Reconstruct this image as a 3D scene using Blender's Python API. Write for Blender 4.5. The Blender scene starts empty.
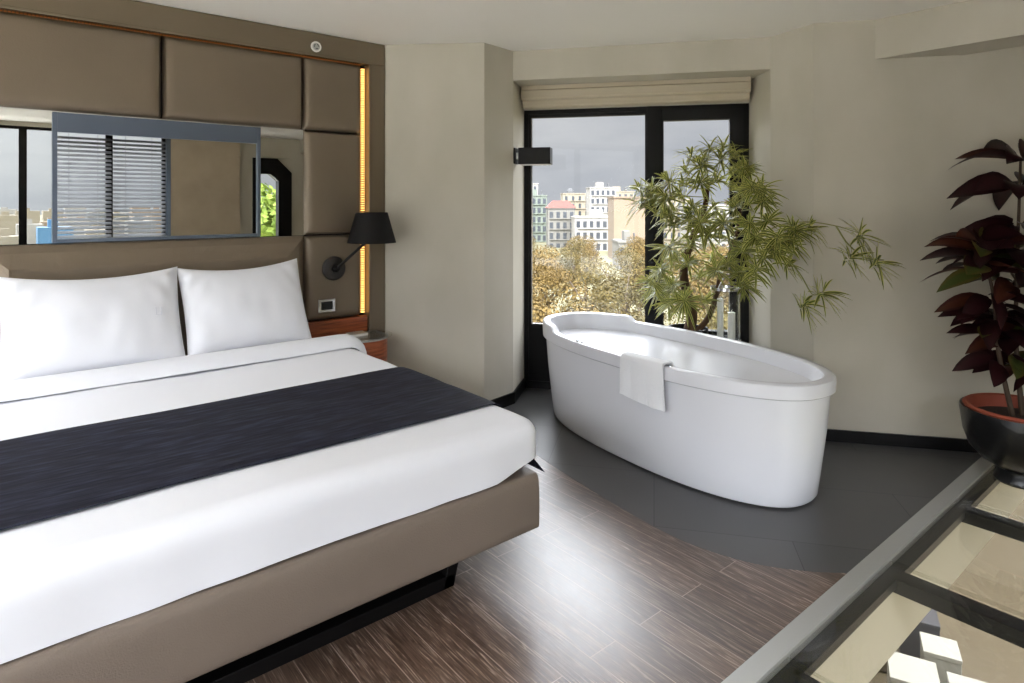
import bpy, bmesh, math, random
from mathutils import Vector, Matrix, noise

S = bpy.context.scene
COL = S.collection
PI = math.pi

# ------------------------------------------------------------------ materials
def lin(c):
    return tuple(((v/255)/12.92 if v/255 <= .04045 else ((v/255+.055)/1.055)**2.4) for v in c)

def mat(name, col, rough=.5, metal=0., spec=.5, noise_scale=None, noise_amt=.1, bump=0., bump_scale=None,
        sheen=0., coat=0., stretch=None, emit=None, estr=0., detail=4):
    m = bpy.data.materials.new(name); m.use_nodes = True
    nt = m.node_tree; b = nt.nodes['Principled BSDF']
    c = lin(col)
    b.inputs['Base Color'].default_value = (*c, 1)
    b.inputs['Roughness'].default_value = rough
    b.inputs['Metallic'].default_value = metal
    b.inputs['Specular IOR Level'].default_value = spec
    if sheen: b.inputs['Sheen Weight'].default_value = sheen
    if coat:
        b.inputs['Coat Weight'].default_value = coat; b.inputs['Coat Roughness'].default_value = .08
    if emit:
        b.inputs['Emission Color'].default_value = (*lin(emit), 1); b.inputs['Emission Strength'].default_value = estr
    if noise_scale or bump:
        tc = nt.nodes.new('ShaderNodeTexCoord'); mp = nt.nodes.new('ShaderNodeMapping')
        nt.links.new(tc.outputs['Object'], mp.inputs['Vector'])
        if stretch: mp.inputs['Scale'].default_value = stretch
        if noise_scale:
            n = nt.nodes.new('ShaderNodeTexNoise'); n.inputs['Scale'].default_value = noise_scale; n.inputs['Detail'].default_value = detail
            nt.links.new(mp.outputs[0], n.inputs['Vector'])
            r = nt.nodes.new('ShaderNodeValToRGB')
            r.color_ramp.elements[0].position = .3; r.color_ramp.elements[1].position = .7
            r.color_ramp.elements[0].color = (*[max(0, v*(1-noise_amt)) for v in c], 1)
            r.color_ramp.elements[1].color = (*[min(1, v*(1+noise_amt)) for v in c], 1)
            nt.links.new(n.outputs[0], r.inputs[0]); nt.links.new(r.outputs[0], b.inputs['Base Color'])
        if bump:
            n2 = nt.nodes.new('ShaderNodeTexNoise'); n2.inputs['Scale'].default_value = bump_scale or 40; n2.inputs['Detail'].default_value = 3
            nt.links.new(mp.outputs[0], n2.inputs['Vector'])
            bp = nt.nodes.new('ShaderNodeBump'); bp.inputs['Strength'].default_value = bump; bp.inputs['Distance'].default_value = .01
            nt.links.new(n2.outputs[0], bp.inputs['Height']); nt.links.new(bp.outputs[0], b.inputs['Normal'])
    return m

def ramp_mat(name, cols, scale, rough=.6, stretch=None, spec=.3, bump=0., detail=4, trans=0.):
    """noise driven colour ramp between several real colours of the thing"""
    m = mat(name, cols[0], rough, spec=spec)
    nt = m.node_tree; b = nt.nodes['Principled BSDF']
    tc = nt.nodes.new('ShaderNodeTexCoord'); mp = nt.nodes.new('ShaderNodeMapping')
    if stretch: mp.inputs['Scale'].default_value = stretch
    nt.links.new(tc.outputs['Object'], mp.inputs['Vector'])
    n = nt.nodes.new('ShaderNodeTexNoise'); n.inputs['Scale'].default_value = scale; n.inputs['Detail'].default_value = detail
    nt.links.new(mp.outputs[0], n.inputs['Vector'])
    r = nt.nodes.new('ShaderNodeValToRGB'); e = r.color_ramp.elements
    k = len(cols)
    e[0].position = .3; e[0].color = (*lin(cols[0]), 1); e[1].position = .7; e[1].color = (*lin(cols[-1]), 1)
    for i in range(1, k-1):
        x = e.new(.3+.4*i/(k-1)); x.color = (*lin(cols[i]), 1)
    nt.links.new(n.outputs[0], r.inputs[0]); nt.links.new(r.outputs[0], b.inputs['Base Color'])
    if bump:
        bp = nt.nodes.new('ShaderNodeBump'); bp.inputs['Strength'].default_value = bump; bp.inputs['Distance'].default_value = .005
        nt.links.new(n.outputs[0], bp.inputs['Height']); nt.links.new(bp.outputs[0], b.inputs['Normal'])
    if trans: b.inputs['Subsurface Weight'].default_value = 0
    return m

def glass_mat(name, tint=(1, 1, 1), ior=1.5):
    m = bpy.data.materials.new(name); m.use_nodes = True
    nt = m.node_tree; nt.nodes.clear()
    out = nt.nodes.new('ShaderNodeOutputMaterial'); mix = nt.nodes.new('ShaderNodeMixShader')
    # Schlick reflectance on the absolute angle, alike for both faces of a thin pane
    ge = nt.nodes.new('ShaderNodeNewGeometry'); dp = nt.nodes.new('ShaderNodeVectorMath'); dp.operation = 'DOT_PRODUCT'
    nt.links.new(ge.outputs['Incoming'], dp.inputs[0]); nt.links.new(ge.outputs['Normal'], dp.inputs[1])
    def mth(op, a, b=None):
        q = nt.nodes.new('ShaderNodeMath'); q.operation = op
        for i, v in enumerate((a, b)):
            if v is None: continue
            if isinstance(v, float): q.inputs[i].default_value = v
            else: nt.links.new(v, q.inputs[i])
        return q.outputs[0]
    f0 = ((ior-1)/(ior+1))**2
    fr_ = mth('ADD', mth('MULTIPLY', mth('POWER', mth('SUBTRACT', 1.0, mth('ABSOLUTE', dp.outputs['Value'])), 5.0), 1-f0), f0)
    tr = nt.nodes.new('ShaderNodeBsdfTransparent'); tr.inputs['Color'].default_value = (*tint, 1)
    gl = nt.nodes.new('ShaderNodeBsdfGlossy'); gl.inputs['Roughness'].default_value = 0.02
    nt.links.new(fr_, mix.inputs[0]); nt.links.new(tr.outputs[0], mix.inputs[1]); nt.links.new(gl.outputs[0], mix.inputs[2])
    nt.links.new(mix.outputs[0], out.inputs['Surface'])
    return m

def wood_floor_mat():
    m = mat('floor_limed_oak', (80, 62, 54), .32, spec=.7)
    nt = m.node_tree; b = nt.nodes['Principled BSDF']; L = nt.links.new; N = nt.nodes.new
    tc = N('ShaderNodeTexCoord'); mp = N('ShaderNodeMapping'); mp.inputs['Rotation'].default_value = (0, 0, PI/2)
    L(tc.outputs['Object'], mp.inputs['Vector'])
    br = N('ShaderNodeTexBrick'); br.offset = .37; br.inputs['Scale'].default_value = 1
    br.inputs['Brick Width'].default_value = 1.05; br.inputs['Row Height'].default_value = .127
    br.inputs['Mortar Size'].default_value = .0016; br.inputs['Mortar Smooth'].default_value = .1
    br.inputs['Color1'].default_value = (0, 0, 0, 1); br.inputs['Color2'].default_value = (1, 1, 1, 1); br.inputs['Mortar'].default_value = (.5, .5, .5, 1)
    L(mp.outputs[0], br.inputs['Vector'])
    # grain: noise stretched along the plank, shifted per plank
    addv = N('ShaderNodeVectorMath'); addv.operation = 'ADD'
    mulv = N('ShaderNodeVectorMath'); mulv.operation = 'SCALE'; mulv.inputs['Scale'].default_value = 7.0
    L(br.outputs['Color'], mulv.inputs[0]); L(mp.outputs[0], addv.inputs[0]); L(mulv.outputs[0], addv.inputs[1])
    m2 = N('ShaderNodeMapping'); m2.inputs['Scale'].default_value = (2.6, 46, 1); L(addv.outputs[0], m2.inputs['Vector'])
    n1 = N('ShaderNodeTexNoise'); n1.inputs['Scale'].default_value = 2.2; n1.inputs['Detail'].default_value = 6; n1.inputs['Distortion'].default_value = 1.6
    L(m2.outputs[0], n1.inputs['Vector'])
    r1 = N('ShaderNodeValToRGB'); e = r1.color_ramp.elements
    e[0].position = .36; e[0].color = (*lin((64, 48, 38)), 1); e[1].position = .78; e[1].color = (*lin((160, 144, 130)), 1)
    x = e.new(.56); x.color = (*lin((92, 73, 61)), 1)
    L(n1.outputs[0], r1.inputs[0])
    hsv = N('ShaderNodeHueSaturation'); 
    mr = N('ShaderNodeMapRange'); mr.inputs['To Min'].default_value = .72; mr.inputs['To Max'].default_value = 1.22
    L(br.outputs['Color'], mr.inputs['Value']); L(mr.outputs[0], hsv.inputs['Value']); L(r1.outputs[0], hsv.inputs['Color'])
    mx = N('ShaderNodeMix'); mx.data_type = 'RGBA'
    L(br.outputs['Fac'], mx.inputs[0]); L(hsv.outputs[0], mx.inputs[6]); mx.inputs[7].default_value = (*lin((150, 132, 120)), 1)
    L(mx.outputs[2], b.inputs['Base Color'])
    rr = N('ShaderNodeMapRange'); rr.inputs['To Min'].default_value = .26; rr.inputs['To Max'].default_value = .42
    L(n1.outputs[0], rr.inputs['Value']); L(rr.outputs[0], b.inputs['Roughness'])
    bp = N('ShaderNodeBump'); bp.inputs['Strength'].default_value = .22; bp.inputs['Distance'].default_value = .002
    L(n1.outputs[0], bp.inputs['Height']); L(bp.outputs[0], b.inputs['Normal'])
    return m

def slate_mat():
    m = mat('slate_tiles', (66, 66, 67), .5, spec=.4)
    nt = m.node_tree; b = nt.nodes['Principled BSDF']; L = nt.links.new; N = nt.nodes.new
    tc = N('ShaderNodeTexCoord'); mp = N('ShaderNodeMapping'); mp.inputs['Rotation'].default_value = (0, 0, math.radians(52.3))
    L(tc.outputs['Object'], mp.inputs['Vector'])
    br = N('ShaderNodeTexBrick'); br.offset = .5; br.inputs['Scale'].default_value = 1
    br.inputs['Brick Width'].default_value = 1.2; br.inputs['Row Height'].default_value = .6; br.inputs['Mortar Size'].default_value = .002
    br.inputs['Color1'].default_value = (*lin((70, 70, 70)), 1); br.inputs['Color2'].default_value = (*lin((78, 77, 77)), 1); br.inputs['Mortar'].default_value = (*lin((44, 44, 45)), 1)
    L(mp.outputs[0], br.inputs['Vector'])
    n = N('ShaderNodeTexNoise'); n.inputs['Scale'].default_value = 5; n.inputs['Detail'].default_value = 6; L(mp.outputs[0], n.inputs['Vector'])
    mr = N('ShaderNodeMapRange'); mr.inputs['To Min'].default_value = .75; mr.inputs['To Max'].default_value = 1.25; L(n.outputs[0], mr.inputs['Value'])
    hs = N('ShaderNodeHueSaturation'); L(br.outputs['Color'], hs.inputs['Color']); L(mr.outputs[0], hs.inputs['Value'])
    L(hs.outputs[0], b.inputs['Base Color'])
    r2 = N('ShaderNodeMapRange'); r2.inputs['To Min'].default_value = .26; r2.inputs['To Max'].default_value = .48; L(n.outputs[0], r2.inputs['Value']); L(r2.outputs[0], b.inputs['Roughness'])
    return m

def leaf_mat(name, mid, margin, rough=.4):
    """leaf with a coloured margin: u runs across the blade"""
    m = mat(name, mid, rough, spec=.4)
    nt = m.node_tree; b = nt.nodes['Principled BSDF']; L = nt.links.new; N = nt.nodes.new
    uv = N('ShaderNodeUVMap'); uv.uv_map = 'UVMap'
    sp = N('ShaderNodeSeparateXYZ'); L(uv.outputs[0], sp.inputs[0])
    a = N('ShaderNodeMath'); a.operation = 'SUBTRACT'; a.inputs[1].default_value = .5; L(sp.outputs[0], a.inputs[0])
    a2 = N('ShaderNodeMath'); a2.operation = 'ABSOLUTE'; L(a.outputs[0], a2.inputs[0])
    r = N('ShaderNodeValToRGB'); e = r.color_ramp.elements
    e[0].position = .2; e[0].color = (*lin(mid), 1); e[1].position = .36; e[1].color = (*lin(margin), 1)
    L(a2.outputs[0], r.inputs[0]); L(r.outputs[0], b.inputs['Base Color'])
    # thin blades let daylight through
    tr = N('ShaderNodeBsdfTranslucent'); L(r.outputs[0], tr.inputs['Color'])
    mix = N('ShaderNodeMixShader'); mix.inputs[0].default_value = .35
    out = nt.nodes['Material Output']
    L(b.outputs[0], mix.inputs[1]); L(tr.outputs[0], mix.inputs[2]); L(mix.outputs[0], out.inputs['Surface'])
    return m

M = {}
M['plaster'] = ramp_mat('plaster_beige', [(178, 172, 157), (184, 178, 164), (190, 184, 171)], 2.2, .75, stretch=(1, 1, .6), detail=6)
M['ceiling'] = mat('ceiling_paint', (232, 228, 220), .8)
M['leather'] = mat('taupe_leather', (120, 107, 90), .34, metal=.28, spec=.5, bump=.12, bump_scale=160, noise_scale=3, noise_amt=.05)
M['surround'] = mat('satin_taupe_lacquer', (120, 107, 88), .26, metal=.35, spec=.5, noise_scale=2, noise_amt=.04)
M['bedframe'] = mat('taupe_fabric_leather', (114, 102, 91), .5, metal=.1, spec=.4, bump=.2, bump_scale=220, noise_scale=4, noise_amt=.06)
M['linen'] = mat('white_cotton', (224, 225, 230), .8, spec=.2, sheen=.1, bump=.06, bump_scale=500)
M['stitch'] = mat('grey_embroidery', (205, 207, 214), .8, spec=.2)
M['navy'] = ramp_mat('navy_throw', [(14, 15, 25), (26, 28, 42), (46, 49, 66)], 9, .75, stretch=(1, 6, 6), spec=.25, bump=.5)
M['black'] = mat('black_paint', (11, 10, 10), .4, spec=.2)
M['blackmatte'] = mat('matt_black', (17, 16, 17), .55, spec=.25)
M['shade'] = mat('black_lampshade', (15, 13, 13), .6, spec=.2)
M['tub'] = mat('white_acrylic', (216, 217, 222), .24, spec=.5, coat=.25)
M['towel'] = mat('white_terry', (238, 239, 242), .9, spec=.1, bump=.7, bump_scale=260)
M['chrome'] = mat('chrome', (210, 210, 212), .12, metal=1.)
M['mirror'] = mat('mirror_silver', (226, 228, 226), .0, metal=1.)
M['blue_grey'] = mat('blue_grey_metal', (102, 112, 128), .28, metal=.6)
M['woodveneer'] = ramp_mat('cherry_veneer', [(112, 52, 28), (150, 76, 42), (172, 94, 54)], 3, .3, stretch=(2, 8, 26), spec=.5)
M['glass'] = glass_mat('clear_glass', (.98, .99, .985), 1.32)
M['glassfloor'] = glass_mat('floor_glass', (.95, .95, .935), 1.66)
M['steel'] = mat('brushed_steel', (172, 172, 168), .45, metal=.45, bump=.05, bump_scale=200, stretch=(.2, 20, 1))
M['beam'] = mat('dark_steel', (34, 34, 38), .35, metal=.3)
M['blind'] = mat('blind_fabric', (184, 173, 152), .8, bump=.2, bump_scale=300)
M['slat'] = mat('blind_slat', (132, 134, 140), .4)
M['curtain'] = mat('brown_panel', (184, 168, 146), .7, noise_scale=3, noise_amt=.08)
M['led'] = mat('amber_led', (255, 205, 120), .5, emit=(255, 200, 112), estr=2.2)
M['ledback'] = mat('led_channel', (84, 60, 34), .5)
M['soil'] = mat('dark_soil', (52, 38, 30), .95, bump=1, bump_scale=60)
M['bark'] = ramp_mat('bark', [(62, 42, 30), (96, 72, 52)], 20, .85, stretch=(1, 1, .3), bump=.6)
M['stem'] = mat('green_stem', (128, 128, 66), .6)
M['stemdark'] = mat('dark_stem', (70, 54, 40), .7)
M['songleaf'] = leaf_mat('variegated_leaf', (98, 110, 46), (204, 200, 116))
M['burgundy'] = leaf_mat('burgundy_leaf', (50, 22, 26), (40, 18, 20), .3)
M['olive'] = leaf_mat('olive_leaf', (74, 84, 40), (92, 84, 40), .35)
M['russet'] = leaf_mat('russet_leaf', (84, 46, 32), (64, 30, 26), .35)
M['pot'] = mat('black_glaze', (12, 12, 13), .3, spec=.5, coat=.15, bump=.5, bump_scale=9)
M['terracotta'] = mat('terracotta', (150, 72, 50), .7, noise_scale=6, noise_amt=.12)
M['white'] = mat('white_plastic', (228, 226, 220), .4)
M['screen'] = mat('dark_screen', (40, 40, 42), .15)
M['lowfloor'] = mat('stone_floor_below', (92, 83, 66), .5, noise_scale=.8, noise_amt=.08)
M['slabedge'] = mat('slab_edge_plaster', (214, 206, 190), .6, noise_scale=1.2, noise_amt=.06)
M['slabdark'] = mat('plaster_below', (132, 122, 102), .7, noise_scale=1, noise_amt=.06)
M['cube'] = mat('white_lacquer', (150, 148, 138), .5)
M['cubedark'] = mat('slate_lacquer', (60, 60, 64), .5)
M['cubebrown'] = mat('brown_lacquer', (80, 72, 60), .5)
M['floor'] = wood_floor_mat()
M['slate'] = slate_mat()
M['bounce'] = mat('pale_bounce_surface', (226, 222, 212), .8, noise_scale=1.5, noise_amt=.05)
M['ground'] = mat('park_ground', (96, 92, 66), .95, noise_scale=.05, noise_amt=.2)
M['autumn'] = ramp_mat('autumn_leaves', [(50, 43, 23), (80, 65, 31), (100, 80, 38), (66, 53, 28)], .45, .8, detail=8)
M['autumn2'] = ramp_mat('olive_leaves', [(52, 48, 28), (80, 69, 34), (102, 84, 42)], .45, .8, detail=8)
M['green'] = ramp_mat('green_leaves', [(92, 116, 44), (142, 162, 70), (182, 196, 104)], .8, .8, detail=8)
M['trunk'] = mat('tree_trunk', (74, 62, 50), .9)
M['wgreen'] = mat('render_green_grey', (92, 98, 88), .9)
M['wgrey'] = mat('render_grey', (98, 95, 89), .9)
M['wwhite'] = mat('render_white', (132, 128, 121), .9)
M['wcream'] = mat('render_cream', (124, 115, 98), .9)
M['wtan'] = mat('render_tan', (112, 97, 80), .9)
M['wblue'] = mat('cladding_blue', (60, 98, 126), .7)
M['roofred'] = mat('red_roof', (104, 48, 38), .85)
M['roofgrey'] = mat('grey_roof', (70, 70, 70), .85)
M['pane'] = mat('dark_window', (50, 53, 58), .3)

# ------------------------------------------------------------------ helpers
def obj(name, bm, m, parent=None, smooth=False, bevel=0., mods=None):
    me = bpy.data.meshes.new(name)
    bmesh.ops.recalc_face_normals(bm, faces=bm.faces)
    if smooth:
        for e in bm.edges:
            if len(e.link_faces) == 2 and e.calc_face_angle(0) > .75: e.smooth = False
    bm.to_mesh(me); bm.free()
    for mm in (m if isinstance(m, (list, tuple)) else [m]): me.materials.append(mm)
    o = bpy.data.objects.new(name, me); COL.objects.link(o)
    if parent: o.parent = parent; o.matrix_parent_inverse = Matrix.Translation(parent.location).inverted() if not parent.rotation_euler.z else Matrix.Identity(4)
    if smooth:
        for p in me.polygons: p.use_smooth = True
    if bevel:
        b = o.modifiers.new('bevel', 'BEVEL'); b.width = bevel; b.segments = 3; b.limit_method = 'ANGLE'; b.angle_limit = math.radians(35)
    return o

def tag(o, label=None, cat=None, group=None, kind=None):
    if label: o['label'] = label
    if cat: o['category'] = cat
    if group: o['group'] = group
    if kind: o['kind'] = kind
    return o

def thing(name, label, cat, loc=(0, 0, 0), group=None, kind=None):
    o = bpy.data.objects.new(name, None); COL.objects.link(o); o.location = loc; o.empty_display_size = .05
    return tag(o, label, cat, group, kind)

def copy_tree(o, parent=None):
    c = o.copy(); COL.objects.link(c)
    if parent: c.parent = parent
    for ch in [x for x in bpy.data.objects if x.parent == o]: copy_tree(ch, c)
    return c

def box(bm, x0, x1, y0, y1, z0, z1, T=None):
    vs = [Vector((x, y, z)) for z in (z0, z1) for x, y in ((x0, y0), (x1, y0), (x1, y1), (x0, y1))]
    if T: vs = [T(v) for v in vs]
    v = [bm.verts.new(p) for p in vs]
    for f in ((0, 3, 2, 1), (4, 5, 6, 7), (0, 1, 5, 4), (1, 2, 6, 5), (2, 3, 7, 6), (3, 0, 4, 7)): bm.faces.new([v[i] for i in f])
    return v

def B(*boxes, T=None):
    bm = bmesh.new()
    for b in boxes: box(bm, *b, T=T)
    return bm

def prism(bm, pts, z0, z1):
    a = [bm.verts.new((p[0], p[1], z0)) for p in pts]; b = [bm.verts.new((p[0], p[1], z1)) for p in pts]
    n = len(pts)
    bm.faces.new(a[::-1]); bm.faces.new(b)
    for i in range(n): bm.faces.new((a[i], a[(i+1) % n], b[(i+1) % n], b[i]))

def PR(pts, z0, z1):
    bm = bmesh.new(); prism(bm, pts, z0, z1); return bm

def loft(bm, rings, close=True, cap0=False, cap1=False):
    R = [[bm.verts.new(p) for p in r] for r in rings]
    for a, b in zip(R, R[1:]):
        n = len(a)
        for i in range(n if close else n-1): bm.faces.new((a[i], a[(i+1) % n], b[(i+1) % n], b[i]))
    if cap0: bm.faces.new(R[0][::-1])
    if cap1: bm.faces.new(R[-1])
    return R

def tube(bm, pts, rad, n=8, cap=True):
    pts = [Vector(p) for p in pts]
    rads = rad if isinstance(rad, (list, tuple)) else [rad]*len(pts)
    rings = []; up = None
    for i, p in enumerate(pts):
        d = (pts[min(i+1, len(pts)-1)]-pts[max(i-1, 0)]).normalized()
        if up is None: up = d.orthogonal().normalized()
        up = (up-d*up.dot(d)); up = up.normalized() if up.length > 1e-6 else d.orthogonal().normalized()
        s = d.cross(up)
        rings.append([p+(up*math.cos(2*PI*k/n)+s*math.sin(2*PI*k/n))*rads[i] for k in range(n)])
    loft(bm, rings, True, cap, cap)

def lathe(bm, prof, c=(0, 0, 0), n=40, axis='z', cap0=True, cap1=True):
    rings = []
    for r, z in prof:
        ring = []
        for k in range(n):
            a = 2*PI*k/n
            if axis == 'z': ring.append((c[0]+r*math.cos(a), c[1]+r*math.sin(a), c[2]+z))
            else: ring.append((c[0]+r*math.cos(a), c[1]-z, c[2]+r*math.sin(a)))   # axis towards -y
        rings.append(ring)
    loft(bm, rings, True, cap0, cap1)

def curve(pts, n=12):
    """Catmull-Rom through points"""
    P = [Vector(p) for p in pts]; P = [2*P[0]-P[1]]+P+[2*P[-1]-P[-2]]
    out = []
    for i in range(1, len(P)-2):
        for k in range(n):
            t = k/n; a, b, c, d = P[i-1:i+3]
            out.append(.5*((2*b)+(c-a)*t+(2*a-5*b+4*c-d)*t*t+(3*b-a-3*c+d)*t**3))
    out.append(P[-2]); return out

# oblique frame of the bay: t runs along the window wall, n out through it
CA, SA = math.cos(math.radians(52.3)), math.sin(math.radians(52.3))
def tn(v):
    return Vector((CA*v[0]+SA*v[1], -SA*v[0]+CA*v[1], v[2] if len(v) > 2 else 0))
def TN(*pts): return [tn(p) for p in pts]

# camera frame: u right, w forward
UX, UY, WX, WY, F, HY, EYE = .7708, -.6371, .6371, .7708, 629., 204., 1.5
def at(px, py, w):
    u = (px-512)/F*w
    return Vector((UX*u+WX*w, UY*u+WY*w, EYE+(HY-py)/F*w))

H = 2.65
HW = 4.17      # head wall plane

# ------------------------------------------------------------------ shell
def struct(name, bm, m, parent=None, **k):
    o = obj(name, bm, m, parent, **k); 
    if not parent: tag(o, kind='structure')
    return o

arc = [(2.70, 3.75), (2.62, 3.3), (2.50, 2.75), (2.41, 2.2), (2.37, 1.8), (2.385, 1.58), (2.45, 1.38), (2.56, 1.22), (2.68, 1.10)]
arcS = [(p.x, p.y) for p in curve([Vector((a[0], a[1], 0)) for a in arc], 6)]
EX = (4.33-CA*1.10)/SA
A_ = (2.25, HW)
struct('floor', PR([(-2.3, 1.10)]+arcS[::-1]+[(2.25, 4.2), (-2.3, 4.2)], -.1, 0), M['floor'])
o = struct('floor_rear', B((-2.3, 1.2, -2.8, 1.10, -.1, 0), (1.2, 5.4, -2.8, -1.0, -.1, 0)), M['floor'])
bmS = PR(arcS[:-1]+[(2.68, 1.10), (EX+.2, 1.10)]+[tuple(tn(p)[:2]) for p in ((1.9, 4.5), (.9, 4.5), (.72, 5.1), (-1.06, 5.1), (-1.2, 4.5))], -.1, .001)
struct('floor_slate', bmS, M['slate'])
# steel edge strip of the glass floor
struct('trim_1', B((1.2, EX+.05, 1.03, 1.10, -.1, .004)), M['steel'], bevel=.002)
# slab below the rooms, seen through the glass
struct('floor_slab_edge', B((1.1, 6.0, 1.0, 1.12, -.36, -.063)), M['slabedge'])
struct('ceiling_below', PR([(-2.5, 1.12), (4.6, 1.12), tuple(tn((.7, 5.05))[:2]), tuple(tn((-1.9, 5.05))[:2]), (-2.5, 4.3)], -.38, -.12), M['slabedge'])
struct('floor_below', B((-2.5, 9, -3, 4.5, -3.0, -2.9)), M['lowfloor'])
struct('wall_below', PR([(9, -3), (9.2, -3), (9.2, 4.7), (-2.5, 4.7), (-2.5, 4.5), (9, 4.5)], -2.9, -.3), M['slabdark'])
# floor glass: separate panes between steel beams
xs = [1.2, 2.04, 2.92, 3.81, 4.78]
for i in range(4):
    p = B((xs[i]+.006, xs[i+1]-.006, -1.0, 1.024, -.024, 0))
    struct('floor_glass' if i == 0 else 'floor_glass.%03d' % i, p, M['glassfloor'])
for i, x in enumerate((2.04, 2.92, 3.81)):
    w = (.03, .085, .085)[i]
    struct('floor_beam', B((x-w, x, -1.0, 1.0, -.085, -.028)), M['beam'])
struct('floor_beam', B((1.2, 4.8, .975, 1.028, -.062, -.028)), M['beam'])

struct('wall_head', B((-2.5, 2.25, HW, HW+.2, 0, H)), M['plaster'])
struct('wall_alcove_left', PR(TN((-1.893, 4.231), (-1.18, 4.33), (-1.035, 4.62), (-1.035, 5.12), (-2.1, 5.12)), -.05, H), M['plaster'])
struct('wall_alcove_right', PR(TN((.99, 4.33), (.783, 4.62), (.70, 5.03), (.70, 5.12), (2.95, 5.12), (2.95, 4.33)), -.1, H), M['plaster'])
struct('wall_header', PR(TN((-1.035, 4.62), (.783, 4.62), (.70, 5.12), (-1.035, 5.12)), 2.43, H), M['plaster'])
struct('ceiling', PR([(-2.5, -3), (5.5, -3), tuple(tn((2.95, 5.12))[:2]), tuple(tn((-2.1, 5.12))[:2]), (2.2, 4.37), (-2.5, 4.37)], H, H+.12), M['ceiling'])
# dropped beam on the right and the lower ceiling behind it
bx = 4.25
struct('trim_2', PR([(bx, (4.33-SA*bx)/CA), (bx, -2.8), (bx+.30, -2.8), (bx+.30, (4.33-SA*(bx+.30))/CA)], 2.405, H), M['plaster'])
struct('ceiling_low', PR([(bx+.30, (4.33-SA*(bx+.30))/CA), (bx+.30, -2.8), (5.2, -2.8), (5.2, .35)], 2.48, H), M['ceiling'])
struct('wall_right', B((5.2, 5.4, -2.8, .42, -.1, H)), M['plaster'])
struct('wall_header_back', PR(TN((-1.035, 5.0), (.705, 5.0), (.70, 5.12), (-1.035, 5.12)), 2.262, 2.43), M['plaster'])
# baseboards
def bb(name, a, b, h=.085, th=.014):
    pa, pb = tn(a), tn(b); d = (pb-pa).normalized(); nn = Vector((-d.y, d.x, 0))
    c = tn(((a[0]+b[0])/2, 4.0)); 
    if (c-pa).dot(nn) < 0: nn = -nn
    struct(name, PR([pa, pb, pb+nn*th, pa+nn*th], 0, h), M['black'])
bb('baseboard_right', (.99, 4.33), (2.95, 4.33), .075)
bb('baseboard_right_return', (.783, 4.62), (.99, 4.33), .075)
bb('baseboard_left', (-1.893, 4.231), (-1.18, 4.33))
bb('baseboard_left_return', (-1.18, 4.33), (-1.035, 4.62))
struct('baseboard_jamb', PR(TN((-1.035, 4.62), (-1.021, 4.62), (-1.021, 5.0), (-1.035, 5.0)), 0, .085), M['black'])

# ------------------------------------------------------------------ main window
W1 = thing('window_1', None, None, tn((0, 5.03, 0)), kind='structure')
ND = 5.03
def fr(*b): return B(*b, T=tn)
L0, R0, TOP = -1.035, .70, 2.262
MU0, MU1 = -.054, .061
obj('window_frame', fr((L0, L0+.035, ND, ND+.07, 0, TOP), (R0-.035, R0, ND, ND+.07, 0, TOP), (L0, R0, ND, ND+.07, TOP-.035, TOP),
    (MU0, MU1, ND-.01, ND+.07, 0, TOP), (L0, R0, ND, ND+.07, 0, .06)), M['black'], W1, bevel=.003)
obj('lower_panel', fr((L0+.035, MU0, ND+.012, ND+.05, .06, .505)), M['black'], W1)
obj('lower_panel', fr((MU1, R0-.035, ND+.012, ND+.05, .06, .505)), M['black'], W1)
sl = obj('sash', fr((L0+.035, L0+.058, ND+.008, ND+.06, .505, TOP-.035), (MU0-.015, MU0, ND+.008, ND+.06, .505, TOP-.035),
    (L0+.035, MU0, ND+.008, ND+.06, TOP-.06, TOP-.035), (L0+.035, MU0, ND+.008, ND+.06, .49, .52)), M['blackmatte'], W1)
obj('pane', fr((L0+.05, MU0-.012, ND+.03, ND+.038, .51, TOP-.05)), M['glass'], sl)
obj('glazing_bead', fr((L0+.058, L0+.066, ND+.015, ND+.03, .52, TOP-.06), (L0+.058, MU0-.015, ND+.015, ND+.03, .52, .527)), M['chrome'], sl)
sr = obj('sash', fr((MU1, MU1+.012, ND-.012, ND+.06, .45, TOP-.035), (R0-.14, R0-.035, ND-.012, ND+.06, .45, TOP-.035),
    (MU1, R0-.035, ND-.012, ND+.06, TOP-.115, TOP-.035), (MU1, R0-.035, ND-.012, ND+.06, .45, .53)), M['blackmatte'], W1)
obj('pane', fr((MU1+.008, R0-.13, ND+.02, ND+.028, .52, TOP-.11)), M['glass'], sr)
obj('window_handle', fr((MU1-.06, MU1-.042, ND-.055, ND-.012, 1.05, 1.07), (MU1-.06, MU1-.042, ND-.065, ND-.05, .94, 1.07)), M['black'], sr)

# folded roman blind in the window head
rb = thing('roman_blind', 'folded beige roman blind stacked above the black window', 'blind', tn((-.15, 4.93, 2.3)))
obj('head_rail', fr((L0+.01, R0-.01, 4.86, 5.0, 2.385, 2.43)), M['blind'], rb)
bmf = bmesh.new()
for k, (z0, z1, n0) in enumerate(((2.32, 2.40, 4.84), (2.268, 2.335, 4.90))):
    pts = [(n0+.10, z1), (n0+.015, z1), (n0, z1-.012), (n0, z0+.012), (n0+.015, z0), (n0+.10, z0)]
    loft(bmf, [[tn((t, n, z)) for n, z in pts] for t in (L0+.012, R0-.012)], True, True, True)
obj('blind_fold', bmf, M['blind'], rb, bevel=.004)

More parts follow.
